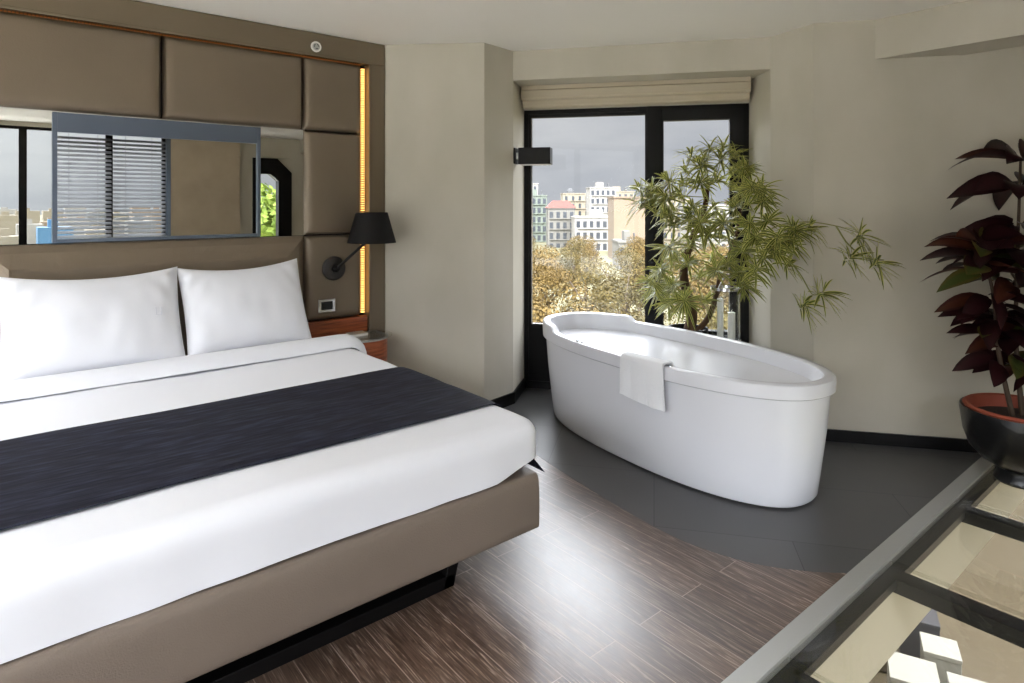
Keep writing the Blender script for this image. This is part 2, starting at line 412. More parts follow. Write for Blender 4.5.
# black box lamp on the left jamb
sc = thing('wall_sconce', 'small black box light fixed to the white jamb left of the window', 'wall light', tn((-1.03, 4.7, 1.86)))
obj('mounting_plate', fr((-1.0345, -1.022, 4.63, 4.75, 1.805, 1.925)), M['blackmatte'], sc, bevel=.002)
obj('arm', fr((-1.022, -1.0, 4.66, 4.72, 1.84, 1.89)), M['white'], sc)
obj('lamp_body', fr((-1.0, -.755, 4.635, 4.75, 1.80, 1.925)), M['black'], sc, bevel=.004)
obj('diffuser', fr((-.99, -.765, 4.645, 4.74, 1.795, 1.801)), M['white'], sc)

# ------------------------------------------------------------------ head wall joinery
PX = [-.47, -.07, .765, 1.60, 2.02]
# lacquered surround: top rail and end stile, one moulding
struct('trim_3', B((-.64, 2.188, HW-.085, HW, 2.495, H-.002), (-.64, -.52, HW-.085, HW, 0, 2.495), (2.065, 2.188, HW-.085, HW, 0, 2.495)), M['surround'], bevel=.006)
struct('trim_4', B((-.53, 2.075, HW-.10, HW-.0855, 2.487, 2.503), (-.529, -.513, HW-.10, HW-.0855, .66, 2.487), (2.058, 2.074, HW-.10, HW-.0855, .66, 2.487)), M['surround'], bevel=.003)

def cushion(x0, x1, z0, z1, yb, d, r=.05, nx=24, nz=20, pw=2.4, bow=.006):
    """padded panel facing -y"""
    bm = bmesh.new(); rows = []
    def ax(a, b, n):
        out = []
        for i in range(n+1):
            t = i/n; s = .5-.5*math.cos(PI*t); out.append(a+(b-a)*(.6*s+.4*t))
        return out
    X, Z = ax(x0, x1, nx), ax(z0, z1, nz)
    for z in Z:
        row = []
        for x in X:
            e = min(x-x0, x1-x, r)/r; g = min(z-z0, z1-z, r)/r
            h = (1-(1-e)**pw)**(1/pw)*(1-(1-g)**pw)**(1/pw)
            c = bow*math.sin(PI*(x-x0)/(x1-x0))*math.sin(PI*(z-z0)/(z1-z0))
            row.append((x, yb-.012-(d-.012)*h-c, z))
        rows.append(row)
    R = [[bm.verts.new(p) for p in r_] for r_ in rows]
    for a, b in zip(R, R[1:]):
        for i in range(len(a)-1): bm.faces.new((a[i], a[i+1], b[i+1], b[i]))
    # sides back to the wall
    rim = R[0]+[r_[-1] for r_ in R[1:]]+R[-1][-2::-1]+[r_[0] for r_ in R[-2:0:-1]]
    bk = [bm.verts.new((v.co.x, yb, v.co.z)) for v in rim]
    n = len(rim)
    for i in range(n): bm.faces.new((rim[i], rim[(i+1) % n], bk[(i+1) % n], bk[i]))
    bm.faces.new(bk[::-1])
    return bm

YB = HW-.008
G = 'padded leather wall panels behind the bed'
plab = ['narrow padded taupe panel at the left end of the top row',
        'wide padded taupe panel at the top left, over the bright mirrored window',
        'wide padded taupe panel in the middle of the top row, over the framed mirror',
        'narrow padded taupe panel at the right end of the top row']
for i in range(4):
    p = obj('upholstered_panel', cushion(PX[i]+.003, PX[i+1]-.003, 2.0, 2.487, YB, .062), M['leather'], smooth=True)
    tag(p, plab[i], 'wall panel', G)
p = obj('upholstered_panel', cushion(1.613, PX[4]-.003, 1.293, 1.995, YB, .055), M['leather'], smooth=True); tag(p, 'tall padded taupe panel between the mirror and the amber light strip', 'wall panel', G)
p = obj('upholstered_panel', cushion(1.613, PX[4]-.003, .71, 1.285, YB, .0612, bow=0), M['leather'], smooth=True); tag(p, 'padded taupe panel carrying the reading lamp and the switch', 'wall panel', G)
p = obj('upholstered_panel', cushion(-.46, -.063, .71, 1.285, YB, .062), M['leather'], smooth=True); tag(p, 'padded taupe panel left of the headboard', 'wall panel', G)
# backing strip behind the panels keeps the joints dark
struct('trim_5', B((-.52, 2.065, HW-.006, HW, .0, 2.49)), M['blackmatte'])

# LED strips in the groove
M['leddim'] = mat('amber_led_dim', (150, 90, 40), .5, emit=(220, 130, 50), estr=.12)
def led(name, label, horizontal, a, b, fixed):
    t = thing(name, label, 'light strip', (2.04, HW-.01, a) if not horizontal else (a, HW-.01, fixed))
    if horizontal: bmb = B((a, b, HW-.012, HW-.007, fixed-.0035, fixed+.0035))
    else: bmb = B((fixed-.014, fixed+.014, HW-.012, HW-.007, a, b))
    obj('channel', bmb, M['ledback'], t)
    bmd = bmesh.new(); n = int((b-a)/.0165)
    for i in range(n):
        c = a+(i+.5)*(b-a)/n
        if horizontal: box(bmd, c-.006, c+.006, HW-.02, HW-.012, fixed-.003, fixed+.003)
        else: box(bmd, fixed-.011, fixed+.011, HW-.03, HW-.012, c-.0034, c+.0034)
    obj('diode', bmd, M['leddim'] if horizontal else M['led'], t)
led('led_strip', 'glowing amber light strip running up beside the reading lamp', False, .72, 2.47, 2.043)
led('led_strip', 'faint amber light strip hidden along the top of the padded panels', True, -.47, 2.03, 2.491)
led('led_strip', 'amber light strip running up left of the headboard', False, .72, 2.47, -.493)

# mirror band between the panel rows
tag(obj('wall_mirror', B((-.46, 1.611, HW-.02, HW-.008, 1.29, 1.998)), M['mirror']), 'wide mirror band on the wall above the padded headboard', 'mirror')
fm = thing('framed_mirror', 'blue grey framed mirror panel mounted in the middle of the mirror band', 'mirror', (.77, HW-.03, 1.29))
x0, x1, z0, z1 = .246, 1.325, 1.292, 1.99
obj('frame', B((x0, x0+.022, HW-.045, HW-.0205, z0, z1), (x1-.022, x1, HW-.045, HW-.0205, z0, z1),
    (x0+.022, x1-.022, HW-.045, HW-.0205, z0, z0+.02)), M['blue_grey'], fm, bevel=.002)
obj('top_rail', B((x0+.022, x1-.022, HW-.045, HW-.0205, z1-.105, z1)), M['blue_grey'], fm, bevel=.002)
obj('mirror_glass', B((x0+.022, x1-.022, HW-.03, HW-.0215, z0+.02, z1-.105)), M['mirror'], fm)

# headboard with mitred sloping borders
def headboard():
    X0, X1, Z0, Z1 = -.055, 1.605, .30, 1.286; yb = HW-.008; yo = HW-.035; yi = HW-.105; s = .12
    bm = bmesh.new(); n = 18; rings = []
    def ring(i, y): return [(X0+i, y, Z0+i*.4), (X1-i, y, Z0+i*.4), (X1-i, y, Z1-i), (X0+i, y, Z1-i)]
    def dense(r):
        out = []
        for k in range(4):
            a, b = Vector(r[k]), Vector(r[(k+1) % 4]); m = 40 if k in (0, 2) else 24
            out += [a.lerp(b, j/m) for j in range(m)]
        return out
    prof = [(0, yb), (0, yo), (.006, yo-.006), (s*.35, yo+(yi-yo)*.5), (s*.75, yi+.012), (s, yi), (s*1.1, yi-.002)]
    for i, y in prof:
        r = dense(ring(i, y))
        if 0 < i < s*1.1:
            r = [v+Vector((0, .006*noise.noise(Vector((v.x*9, i*20, v.z*12))), 0)) for v in r]
        rings.append(r)
    loft(bm, rings, True, True, True)
    return bm
tag(obj('headboard', headboard(), M['leather'], smooth=False, bevel=0), 'padded taupe leather headboard with mitred sloping edges behind the pillows', 'headboard')

# reading lamp
lp = thing('reading_lamp', 'black cone shade reading lamp on an angled arm beside the bed', 'wall lamp', (1.80, HW-.07, 1.06))
bm = bmesh.new(); lathe(bm, [(.078, 0), (.082, .004), (.082, .018), (.074, .024), (.02, .026)], (1.80, HW-.0695, 1.06), 40, 'y'); M['plate'] = mat('charcoal_metal', (52, 50, 48), .4, metal=.3)
obj('wall_plate', bm, M['plate'], lp, smooth=True, bevel=.001)
bm = bmesh.new(); lathe(bm, [(.02, 0), (.024, .01), (.022, .035), (.01, .042)], (1.80, HW-.095, 1.06), 24, 'y'); obj('joint', bm, M['black'], lp, smooth=True)
SC = Vector((1.985, HW-.275, 1.238))
bm = bmesh.new(); tube(bm, [(1.80, HW-.125, 1.06), (1.955, HW-.255, 1.245), SC+Vector((-.01, 0, .05))], .010, 12); obj('arm', bm, M['black'], lp, smooth=True)
bm = bmesh.new(); lathe(bm, [(.163, 0), (.106, .205), (.103, .205), (.16, 0)], SC, 56, cap0=False, cap1=False)
obj('lamp_shade', bm, M['shade'], lp, smooth=True, bevel=.001)
bm = bmesh.new(); lathe(bm, [(.02, .03), (.034, .06), (.036, .085), (.025, .12), (.014, .13)], SC, 24); obj('bulb', bm, M['white'], lp, smooth=True)

sw = thing('light_switch', 'chrome framed control panel under the reading lamp', 'switch', (1.752, HW-.07, .81))
obj('frame', B((1.692, 1.812, HW-.08, HW-.0695, .765, .855)), M['chrome'], sw, bevel=.004)
obj('screen', B((1.712, 1.792, HW-.083, HW-.079, .782, .838)), M['screen'], sw, bevel=.002)

sd = thing('wall_sensor', 'small round white sensor on the dark surround above the panels', 'sensor', (1.672, HW-.086, 2.553))
bm = bmesh.new(); lathe(bm, [(.036, 0), (.036, .006), (.031, .009), (.026, .006)], (1.672, HW-.0855, 2.553), 32, 'y'); obj('ring', bm, M['white'], sd, smooth=True)
bm = bmesh.new(); lathe(bm, [(.025, .004), (.024, .010), (.014, .011)], (1.672, HW-.0855, 2.553), 24, 'y'); obj('grille', bm, M['steel'], sd)
bm = bmesh.new()
for a in (20, 140, 260):
    for b in (0, 40):
        lathe(bm, [(.004, 0), (.004, .002)], (1.672+.015*math.cos(math.radians(a+b)), HW-.0962, 2.553+.015*math.sin(math.radians(a+b))), 8, 'y')
obj('slot', bm, M['black'], sd)

# bedside shelf and table
tag(obj('bedside_ledge', B((1.615, 2.055, HW-.075, HW-.008, .60, .705)), M['woodveneer'], bevel=.004), 'reddish wooden ledge under the lamp panel beside the bed', 'shelf')
ns = thing('nightstand', 'reddish wooden nightstand with a rounded glass top beside the bed', 'nightstand', (1.9, 3.95, 0))
def half(r, y0, x0_, x1_, n=20):
    c = (x0_+x1_)/2; h = (x1_-x0_)/2
    return [(x0_, HW-.08), (x1_, HW-.08), (x1_, y0)]+[(c+h*math.cos(PI*k/n), y0-r*math.sin(PI*k/n)) for k in range(1, n)]+[(x0_, y0)]
obj('body', PR(half(.12, 3.93, 1.80, 2.11), .06, .585), M['woodveneer'], ns, bevel=.004)
obj('plinth', PR(half(.10, 3.94, 1.82, 2.09), 0, .06), M['black'], ns)
obj('glass_top', PR(half(.15, 3.92, 1.79, 2.135), .60, .612), M['glass'], ns, bevel=.003)
obj('top_frame', PR(half(.125, 3.93, 1.795, 2.115), .585, .60), M['steel'], ns)
npd = thing('notepad', 'small white notepad lying on the nightstand glass', 'notepad', (1.86, 3.97, .612))
obj('pages', B((1.84, 1.96, 3.90, 3.99, .6125, .628)), M['white'], npd, bevel=.002)
obj('cover', B((1.84, 1.96, 3.90, 3.99, .628, .6305)), M['steel'], npd)

# ------------------------------------------------------------------ bed
BX0, BX1, BY0, BY1 = -.14, 1.69, 1.885, 4.05
bed = thing('bed', 'low taupe upholstered double bed frame on a black sled base', 'bed', (.775, 3.0, 0))
bm = bmesh.new()
prof = [(1.97, .422), (1.895, .422), (1.884, .419), (1.877, .411), (1.872, .39), (1.869, .36), (1.868, .32), (1.868, .24), (1.869, .215), (1.875, .204), (1.886, .20), (1.97, .20)]
loft(bm, [[(x, y, z) for y, z in prof] for x in (BX0, BX1)], True, True, True)
obj('footboard', bm, M['bedframe'], bed, smooth=True, bevel=.006)
for s, x in ((1, BX1), (-1, BX0)):
    obj('side_rail', B((min(x, x-s*.07), max(x, x-s*.07), 1.972, HW-.12, .20, .42)), M['bedframe'], bed, bevel=.008)
obj('slat_base', B((BX0+.07, BX1-.07, 1.972, HW-.12, .27, .36)), M['blackmatte'], bed)
# sled base: floor bars and slanted legs
obj('base_bar', B((.0, 1.40, 2.05, 2.13, 0, .05)), M['black'], bed, bevel=.003)
obj('base_bar', B((.0, 1.40, 3.70, 3.78, 0, .05)), M['black'], bed, bevel=.003)
for sx in (0, 1):
    for y in (2.05, 3.70):
        bm = bmesh.new()
        xa, xb = (1.40, 1.47) if sx else (.0, -.07)
        d = -.05 if sx else .05
        loft(bm, [[(xa, y, 0.001), (xa, y+.08, 0.001), (xa+d, y+.08, 0.001), (xa+d, y, 0.001)], [(xb, y, .275), (xb, y+.08, .275), (xb+d, y+.08, .275), (xb+d, y, .275)]], True, True, True)
        obj('leg', bm, M['black'], bed, bevel=.003)

def rbox(x0, x1, y0, y1, z0, z1, r, n=(40, 48, 8), open_bottom=False, disp=None):
    """rounded box from a gridded box"""
    bm = bmesh.new(); cache = {}
    def vert(p):
        k = tuple(round(c, 5) for c in p)
        if k not in cache:
            q = Vector((min(max(p[0], x0+r), x1-r), min(max(p[1], y0+r), y1-r), min(max(p[2], z0+min(r, (z1-z0)*.49) if not open_bottom else z0), z1-r)))
            d = Vector(p)-q
            v = q+d.normalized()*r if d.length > 1e-9 else Vector(p)
            if open_bottom and p[2] <= z0+1e-6: v.z = z0
            if disp: v = disp(v)
            cache[k] = bm.verts.new(v)
        return cache[k]
    def grid(a, b, m):
        # denser near the ends
        return [a+(b-a)*(.5-.5*math.cos(PI*i/m))*.5+(b-a)*.5*i/m for i in range(m+1)]
    X, Y, Z = grid(x0, x1, n[0]), grid(y0, y1, n[1]), grid(z0, z1, n[2])
    def quad(f, A, Bq):
        for i in range(len(A)-1):
            for j in range(len(Bq)-1):
                bm.faces.new([vert(f(A[i], Bq[j])), vert(f(A[i+1], Bq[j])), vert(f(A[i+1], Bq[j+1])), vert(f(A[i], Bq[j+1]))])
    quad(lambda a, b: (a, b, z1), X, Y)
    if not open_bottom: quad(lambda a, b: (a, b, z0), X, Y)
    quad(lambda a, b: (x0, a, b), Y, Z); quad(lambda a, b: (x1, a, b), Y, Z)
    quad(lambda a, b: (a, y0, b), X, Z); quad(lambda a, b: (a, y1, b), X, Z)
    return bm

tag(obj('mattress', rbox(BX0+.06, BX1-.06, 1.99, 4.02, .362, .585, .05, (20, 24, 6)), M['linen'], smooth=True), 'thick white mattress under the duvet on the bed frame', 'mattress')
def duv(v):
    p = Vector((v.x*2.1, v.y*2.1, v.z*2)); k = .006*noise.noise(p)+.003*noise.noise(p*2.7)
    side = max(0, min(1, (.60-v.z)/.12))
    out = Vector((0, 0, k))
    if side > 0:
        w = .012*noise.noise(Vector((v.x*5, v.y*5, 3)))*side
        out += Vector((w*.6, w, 0))
    lift = max(0, min(1, (v.x-1.50)/.22))*max(0, min(1, (2.15-v.y)/.2))*max(0, min(1, (.52-v.z)/.09))
    out.z += .05*lift
    q = v+out; q.z = max(q.z, .4245)
    return q
tag(obj('duvet', rbox(BX0-.01, 1.735, 1.895, 4.045, .4285, .625, .075, (56, 64, 12), True, duv), M['linen'], smooth=True), 'smooth white duvet covering the bed down to the foot end', 'duvet')

def drape(y0, y1, left_drop, right_drop, lift, th, na=90, nb=24, flare=0., wav=.004, mfreq=3., seed=0., pw=8, pf=.6):
    """cloth strip laid across the bed; a runs across it and over the sides"""
    x0, x1, zt, r = BX0-.01, 1.735, .625, .075
    up, lo = [], []
    qa = PI/2*r
    a0 = x0+r-qa*(1 if left_drop else 0)-left_drop; a1 = x1-r+qa*(1 if right_drop else 0)+right_drop
    bm = bmesh.new(); top = []; bot = []
    for i in range(na+1):
        a = a0+(a1-a0)*i/na; rt, rb_ = [], []
        for j in range(nb+1):
            t = j/nb; y = y0+(y1-y0)*t
            if a > x1-r:
                s = a-(x1-r)
                if s < qa: th_ = s/r; p = Vector((x1-r+r*math.sin(th_), y, zt-r+r*math.cos(th_))); nn = Vector((math.sin(th_), 0, math.cos(th_)))
                else: p = Vector((x1, y, zt-r-(s-qa))); nn = Vector((1, 0, 0))
                f = max(0, (s-qa))/max(right_drop, .01)
                p.y -= flare*f**1.2*(1-t); p.x += .008*f*f
            elif a < x0+r:
                s = (x0+r)-a
                if s < qa: th_ = s/r; p = Vector((x0+r-r*math.sin(th_), y, zt-r+r*math.cos(th_))); nn = Vector((-math.sin(th_), 0, math.cos(th_)))
                else: p = Vector((x0, y, zt-r-(s-qa))); nn = Vector((-1, 0, 0))
            else: p = Vector((a, y, zt)); nn = Vector((0, 0, 1))
            e = wav*noise.noise(Vector((p.x*mfreq, p.y*mfreq*2, p.z*3+seed)))
            p.y += .012*noise.noise(Vector((p.x*1.7, t*2, seed+5)))
            base = p+nn*(lift+.004+e)
            rb_.append(bm.verts.new(base-nn*.0)); rt.append(bm.verts.new(base+nn*th*(1-abs(2*t-1)**pw*pf)))
        top.append(rt); bot.append(rb_)
    for i in range(na):
        for j in range(nb):
            bm.faces.new((top[i][j], top[i+1][j], top[i+1][j+1], top[i][j+1])); bm.faces.new((bot[i][j+1], bot[i+1][j+1], bot[i+1][j], bot[i][j]))
        bm.faces.new((top[i][0], bot[i][0], bot[i+1][0], top[i+1][0])); bm.faces.new((top[i][nb], top[i+1][nb], bot[i+1][nb], bot[i][nb]))
    for i in (0, na):
        for j in range(nb): bm.faces.new((top[i][j], top[i][j+1], bot[i][j+1], bot[i][j]))
    return bm
tag(obj('bed_runner', drape(2.15, 2.95, .12, .155, .006, .006, flare=.24, nb=30), M['navy'], smooth=True), 'dark navy throw laid across the lower part of the white bed', 'bed runner')
tag(obj('folded_sheet', drape(3.54, 3.745, .03, .03, .006, .062, wav=.005, seed=3, pw=2.6, pf=.96), M['linen'], smooth=True), 'white sheet folded back in a band below the pillows', 'sheet')

def pillow(w, h, d, seed, nu=44, nv=34):
    """pillow in its own frame: x width, z height, y thickness"""
    bm = bmesh.new(); F_, K_ = [], []
    rnd = random.Random(seed)
    for j in range(nv+1):
        v = -1+2*j/nv; rf, rk = [], []
        for i in range(nu+1):
            u = -1+2*i/nu
            # outline pulled in between the corners
            x = u*w/2*(1-.035*(1-v*v)); z = v*h/2*(1-.06*(1-u*u))
            fu, fv = max(0, 1-abs(u)**2.6), max(0, 1-abs(v)**2.6)
            t = d/2*(fu*fv)**.46
            nz = noise.noise(Vector((x*5+seed, z*5, 1)))*.015+noise.noise(Vector((x*13, z*7+seed, 4)))*.004
            # creases that run in from the top corners
            cr = .014*math.sin(18*(abs(u)+.6*v))*max(0, abs(u)-.55)*max(0, v+.2)*2
            edge = min(1, 6*(1-max(abs(u), abs(v))))
            sag = -.03*(1-u*u)*max(0, v)*.9
            rf.append(Vector((x, -t+(nz+cr)*edge, z+sag)))
            rk.append(Vector((x, t*.8-(nz)*edge, z+sag)))
        F_.append(rf); K_.append(rk)
    def sheet(R, flip):
        V = [[bm.verts.new(p) for p in r] for r in R]
        for a, b in zip(V, V[1:]):
            for i in range(len(a)-1):
                q = (a[i], a[i+1], b[i+1], b[i]); bm.faces.new(q[::-1] if flip else q)
    sheet(F_, False); sheet(K_, True)
    bmesh.ops.remove_doubles(bm, verts=bm.verts, dist=1e-4)
    return bm
def place_pillow(bm, cx, cy, cz, tilt, roll=0, yaw=0):
    T = Matrix.Translation((cx, cy, cz)) @ Matrix.Rotation(yaw, 4, 'Z') @ Matrix.Rotation(-tilt, 4, 'X') @ Matrix.Rotation(roll, 4, 'Y')
    bmesh.ops.transform(bm, matrix=T, verts=bm.verts); return T
PG = 'white pillows against the headboard'
bm = pillow(.795, .545, .19, 1); T1 = place_pillow(bm, .415, 3.86, .896, math.radians(24), 0)
p1 = tag(obj('pillow', bm, M['linen'], smooth=True), 'white pillow with a faint stitched mark on the left half of the bed', 'pillow', PG)
bm = B(*[(x-.0025, x+.0025, -.002, 0, -.022, .022) for x in (-.012, .012)], (-.012, .012, -.002, 0, -.022, -.018))
T = T1 @ Matrix.Translation((.27, -.083, .0)); bmesh.ops.transform(bm, matrix=T, verts=bm.verts)
em = obj('embroidered_monogram', bm, M['stitch'], p1); em['label'] = 'faint grey stitched monogram'
bm = pillow(.70, .545, .19, 7); place_pillow(bm, 1.163, 3.87, .896, math.radians(24), math.radians(-1.5))
tag(obj('pillow', bm, M['linen'], smooth=True), 'white pillow on the right half of the bed, beside the lamp panel', 'pillow', PG)

# ------------------------------------------------------------------ bathtub
TC = Vector((3.22, 2.415, 0)); TA = math.radians(6)       # axis tilt from +y towards +x
def tubpt(a, b, ang, z, ex=2.35):
    c, s = math.cos(ang), math.sin(ang)
    q = lambda t: (1 if t >= 0 else -1)*abs(t)**(2/ex)
    la, lb = a*q(s), b*q(c)           # la along the axis (far end positive), lb across
    return Vector((TC.x+lb*math.cos(TA)+la*math.sin(TA), TC.y-lb*math.sin(TA)+la*math.cos(TA), z)), la
NT = 160
def tring(a, b, z, raise_=0.):
    r = []
    for k in range(NT):
        p, la = tubpt(a, b, 2*PI*k/NT, z)
        if raise_:
            t = max(0, min(1, (la-.62)/.05)); t = t*t*(3-2*t); p.z += raise_*t
        r.append(p)
    return r
tb = thing('bathtub', 'white freestanding oval bathtub on the dark slate by the window', 'bathtub', TC)
bm = bmesh.new()
loft(bm, [tring(.925, .36, 0.001), tring(.925, .36, 0.012)], True, True, True); obj('plinth', bm, M['blackmatte'], tb)
bm = bmesh.new()
loft(bm, [tring(.93, .365, 0.012), tring(.945, .377, 0.012), tring(.957, .385, 0.03), tring(.97, .394, 0.12), tring(1.002, .417, 0.36), tring(1.02, .43, 0.558), tring(1.0, .41, 0.559)], True, True, True)
obj('apron', bm, M['tub'], tb, smooth=True, bevel=0)
bm = bmesh.new(); RZ = .036
loft(bm, [tring(1.0, .41, 0.56), tring(1.034, .444, 0.56), tring(1.042, .452, 0.566), tring(1.045, .455, 0.613, RZ*.7), tring(1.042, .452, 0.631, RZ), tring(1.034, .444, 0.637, RZ),
          tring(.995, .405, 0.637, RZ), tring(.985, .396, 0.631, RZ), tring(.978, .39, 0.603, RZ*.4), tring(.955, .375, 0.498), tring(.915, .35, 0.3), tring(.86, .31, 0.2), tring(.78, .26, 0.16), tring(.5, .15, 0.15), tring(.2, .06, 0.15)], True, True, True)
obj('basin', bm, M['tub'], tb, smooth=True)
def tubloc(la, lb, z): return Vector((TC.x+lb*math.cos(TA)+la*math.sin(TA), TC.y-lb*math.sin(TA)+la*math.cos(TA), z))
for la in (.33, .29):
    bm = bmesh.new(); c = tubloc(la, -.418, .6375); lathe(bm, [(.012, 0), (.012, .006), (.008, .009)], c, 20); obj('control_button', bm, M['chrome'], tb, smooth=True)
bm = bmesh.new(); lathe(bm, [(.03, .151), (.028, .156), (.01, .157)], tubloc(0, 0, 0), 24); obj('drain', bm, M['chrome'], tb, smooth=True)
for la in (-.42, -.32): 
    bm = bmesh.new(); lathe(bm, [(.011, 0), (.010, .004)], tubloc(la, -.40, .6375), 20); obj('rim_cap', bm, M['chrome'], tb, smooth=True)

# hand towel over the near rim
def towel():
    bm = bmesh.new(); rows_t = []; prof = []
    # profile across the rim: inside drop, over the rim, outside drop
    pr = [(-.365, .53), (-.378, .58), (-.388, .612), (-.398, .621), (-.425, .622), (-.452, .620), (-.464, .611), (-.467, .585), (-.467, .54), (-.466, .49), (-.464, .44), (-.464, .405)]
    P = curve([Vector((a, 0, z)) for a, z in pr], 4)
    n = 26; W0, W1 = -.12, -.41
    for th in (0, .009):
        V = []
        for i, q in enumerate(P):
            row = []
            for j in range(n+1):
                t = j/n; la = W0+(W1-W0)*t
                f = max(0, (i/len(P)-.5))*2
                wv = .012*math.sin(t*9+.6)*f
                lb = q.x; 
                # follow the curved rim
                e = (max(0, 1-abs(la/1.045)**2.35))**(1/2.35); k = .455*e
                out = lb+(.455-k)
                z = q.z + .028 - (0.022*t*f*1.2) - .010*noise.noise(Vector((la*14, q.z*4, 2)))*f
                row.append(bm.verts.new(tubloc(la-.02*f*t, out-abs(wv)-th-.004*f-(.003 if i > len(P)*.55 else 0), z+(th if .2 < i/len(P) < .55 else 0))))
            V.append(row)
        rows_t.append(V)
        for a, b in zip(V, V[1:]):
            for j in range(n): bm.faces.new((a[j], a[j+1], b[j+1], b[j]))
    A, C = rows_t
    for i in range(len(A)-1):
        for j in (0, n): bm.faces.new((A[i][j], A[i+1][j], C[i+1][j], C[i][j]))
    for i in (0, len(A)-1):
        for j in range(n): bm.faces.new((A[i][j], A[i][j+1], C[i][j+1], C[i][j]))
    return bm
tag(obj('hand_towel', towel(), M['towel'], smooth=True), 'small white hand towel hung over the bathtub rim', 'towel')

# ------------------------------------------------------------------ leaves
def leaf(bm, uvl, base, d, up, L, W, droop=.3, seg=5, fold=.15, shape='strap'):
    d = d.normalized(); s = d.cross(up)
    s = s.normalized() if s.length > 1e-4 else d.orthogonal().normalized()
    nrm = s.cross(d).normalized()
    prev = None
    for k in range(seg+1):
        t = k/seg
        c = base+d*(L*t)-Vector((0, 0, 1))*(droop*L*t*t)
        if shape == 'strap': w = W*(math.sin(PI*min(1, .12+.88*t))**.55 if t < .999 else .0)*(1-.25*t)
        else: w = W*(math.sin(PI*(.03+.97*t)**.85)**.8 if t < .999 else 0)
        w = max(w, W*.02)
        ll, cc, rr = c-s*w+nrm*w*fold*2, c, c+s*w+nrm*w*fold*2
        cur = [bm.verts.new(ll), bm.verts.new(cc), bm.verts.new(rr)]
        if prev:
            for a in (0, 1):
                f = bm.faces.new((prev[a], prev[a+1], cur[a+1], cur[a]))
                us = (a*.5, a*.5+.5, a*.5+.5, a*.5); vs = ((k-1)/seg, (k-1)/seg, t, t)
                for l, uu, vv in zip(f.loops, us, vs): l[uvl].uv = (uu, vv)
        prev = cur

def leafmesh():
    bm = bmesh.new(); return bm, bm.loops.layers.uv.new('UVMap')

def rosette(bm, uvl, c, axis, n, L, rnd, W=.0125, droop=.35):
    axis = axis.normalized(); o1 = axis.orthogonal().normalized(); o2 = axis.cross(o1)
    for k in range(n):
        a = k*2.4+rnd.uniform(-.3, .3); el = rnd.uniform(-.25, .95)
        d = (o1*math.cos(a)+o2*math.sin(a))*math.cos(el)+axis*math.sin(el)
        leaf(bm, uvl, c-axis*rnd.uniform(0, .05)+d*.008, d, axis, L*rnd.uniform(.7, 1.1), W*rnd.uniform(.8, 1.15), droop*rnd.uniform(.4, 1.3), 5)

# window plant: variegated shrub in a dark planter behind the tub
random.seed(4); rnd = random.Random(11)
PB = tn((.24, 4.74, 0))
pl = thing('potted_plant', 'tall variegated green plant in a dark planter behind the bathtub', 'potted plant', PB)
bm = bmesh.new(); lathe(bm, [(.105, .0), (.11, .02), (.132, .56), (.142, .565), (.142, .605), (.13, .605), (.124, .56), (.12, .52)], PB, 40); obj('planter', bm, M['blackmatte'], pl, smooth=True, bevel=.002)
bm = bmesh.new(); lathe(bm, [(.123, .55), (.08, .566), (.01, .57)], PB, 24); obj('soil', bm, M['soil'], pl)
trunk = curve([PB+Vector((.0, 0, .54)), at(692, 312, 4.66), at(686, 290, 4.64), at(684, 268, 4.60), at(692, 240, 4.58), at(704, 210, 4.56), at(708, 185, 4.55)], 6)
bm = bmesh.new(); n_ = len(trunk); tube(bm, trunk, [.040*(1-.75*i/n_)+.004 for i in range(n_)], 10); obj('trunk', bm, M['bark'], pl, smooth=True)
trunk2 = curve([PB+Vector((.03, -.02, .54)), at(708, 318, 4.58), at(716, 296, 4.56), at(722, 270, 4.52), at(735, 240, 4.5), at(742, 205, 4.48)], 6)
bm = bmesh.new(); n_ = len(trunk2); tube(bm, trunk2, [.020*(1-.7*i/n_)+.003 for i in range(n_)], 8); obj('trunk', bm, M['bark'], pl, smooth=True)
ros = [(652, 188, .0), (668, 180, -.1), (684, 168, .05), (704, 158, .0), (722, 156, -.1), (737, 168, .1), (752, 186, -.1), (764, 200, -.2), (700, 180, -.15), (718, 178, .1),
       (680, 196, .1), (692, 206, -.12), (715, 204, .05), (735, 206, -.1), (660, 202, .1), (672, 222, -.05), (750, 222, -.15), (768, 220, -.3), (796, 228, -.35), (778, 236, -.35),
       (690, 240, .05), (708, 232, -.2), (728, 236, .0), (745, 248, -.2), (765, 256, -.25), (668, 246, -.1), (660, 268, -.1), (672, 284, .0), (655, 290, -.05), (688, 262, -.15),
       (712, 256, .08), (728, 262, -.2), (742, 272, -.1), (700, 276, .1), (716, 268, -.25), (756, 236, .0), (700, 222, -.25), (724, 222, -.3), (740, 190, .05), (682, 182, .12),
       (665, 196, -.2), (776, 250, -.2), (757, 268, -.3), (792, 240, -.35), (690, 152, .0), (710, 146, -.1), (736, 152, .0), (748, 166, -.1), (762, 188, -.25), (724, 146, .08), (700, 164, -.2),
       (652, 282, -.1), (668, 302, .05), (648, 200, -.05), (772, 244, -.35), (745, 284, -.15), (706, 300, .1), (668, 214, .0), (690, 216, -.1), (708, 218, .05), (676, 258, .05), (684, 300, -.05), (650, 196, .0), (744, 168, -.2), (638, 187, .0), (640, 202, -.1)]
allT = trunk[12:]+trunk2[14:]
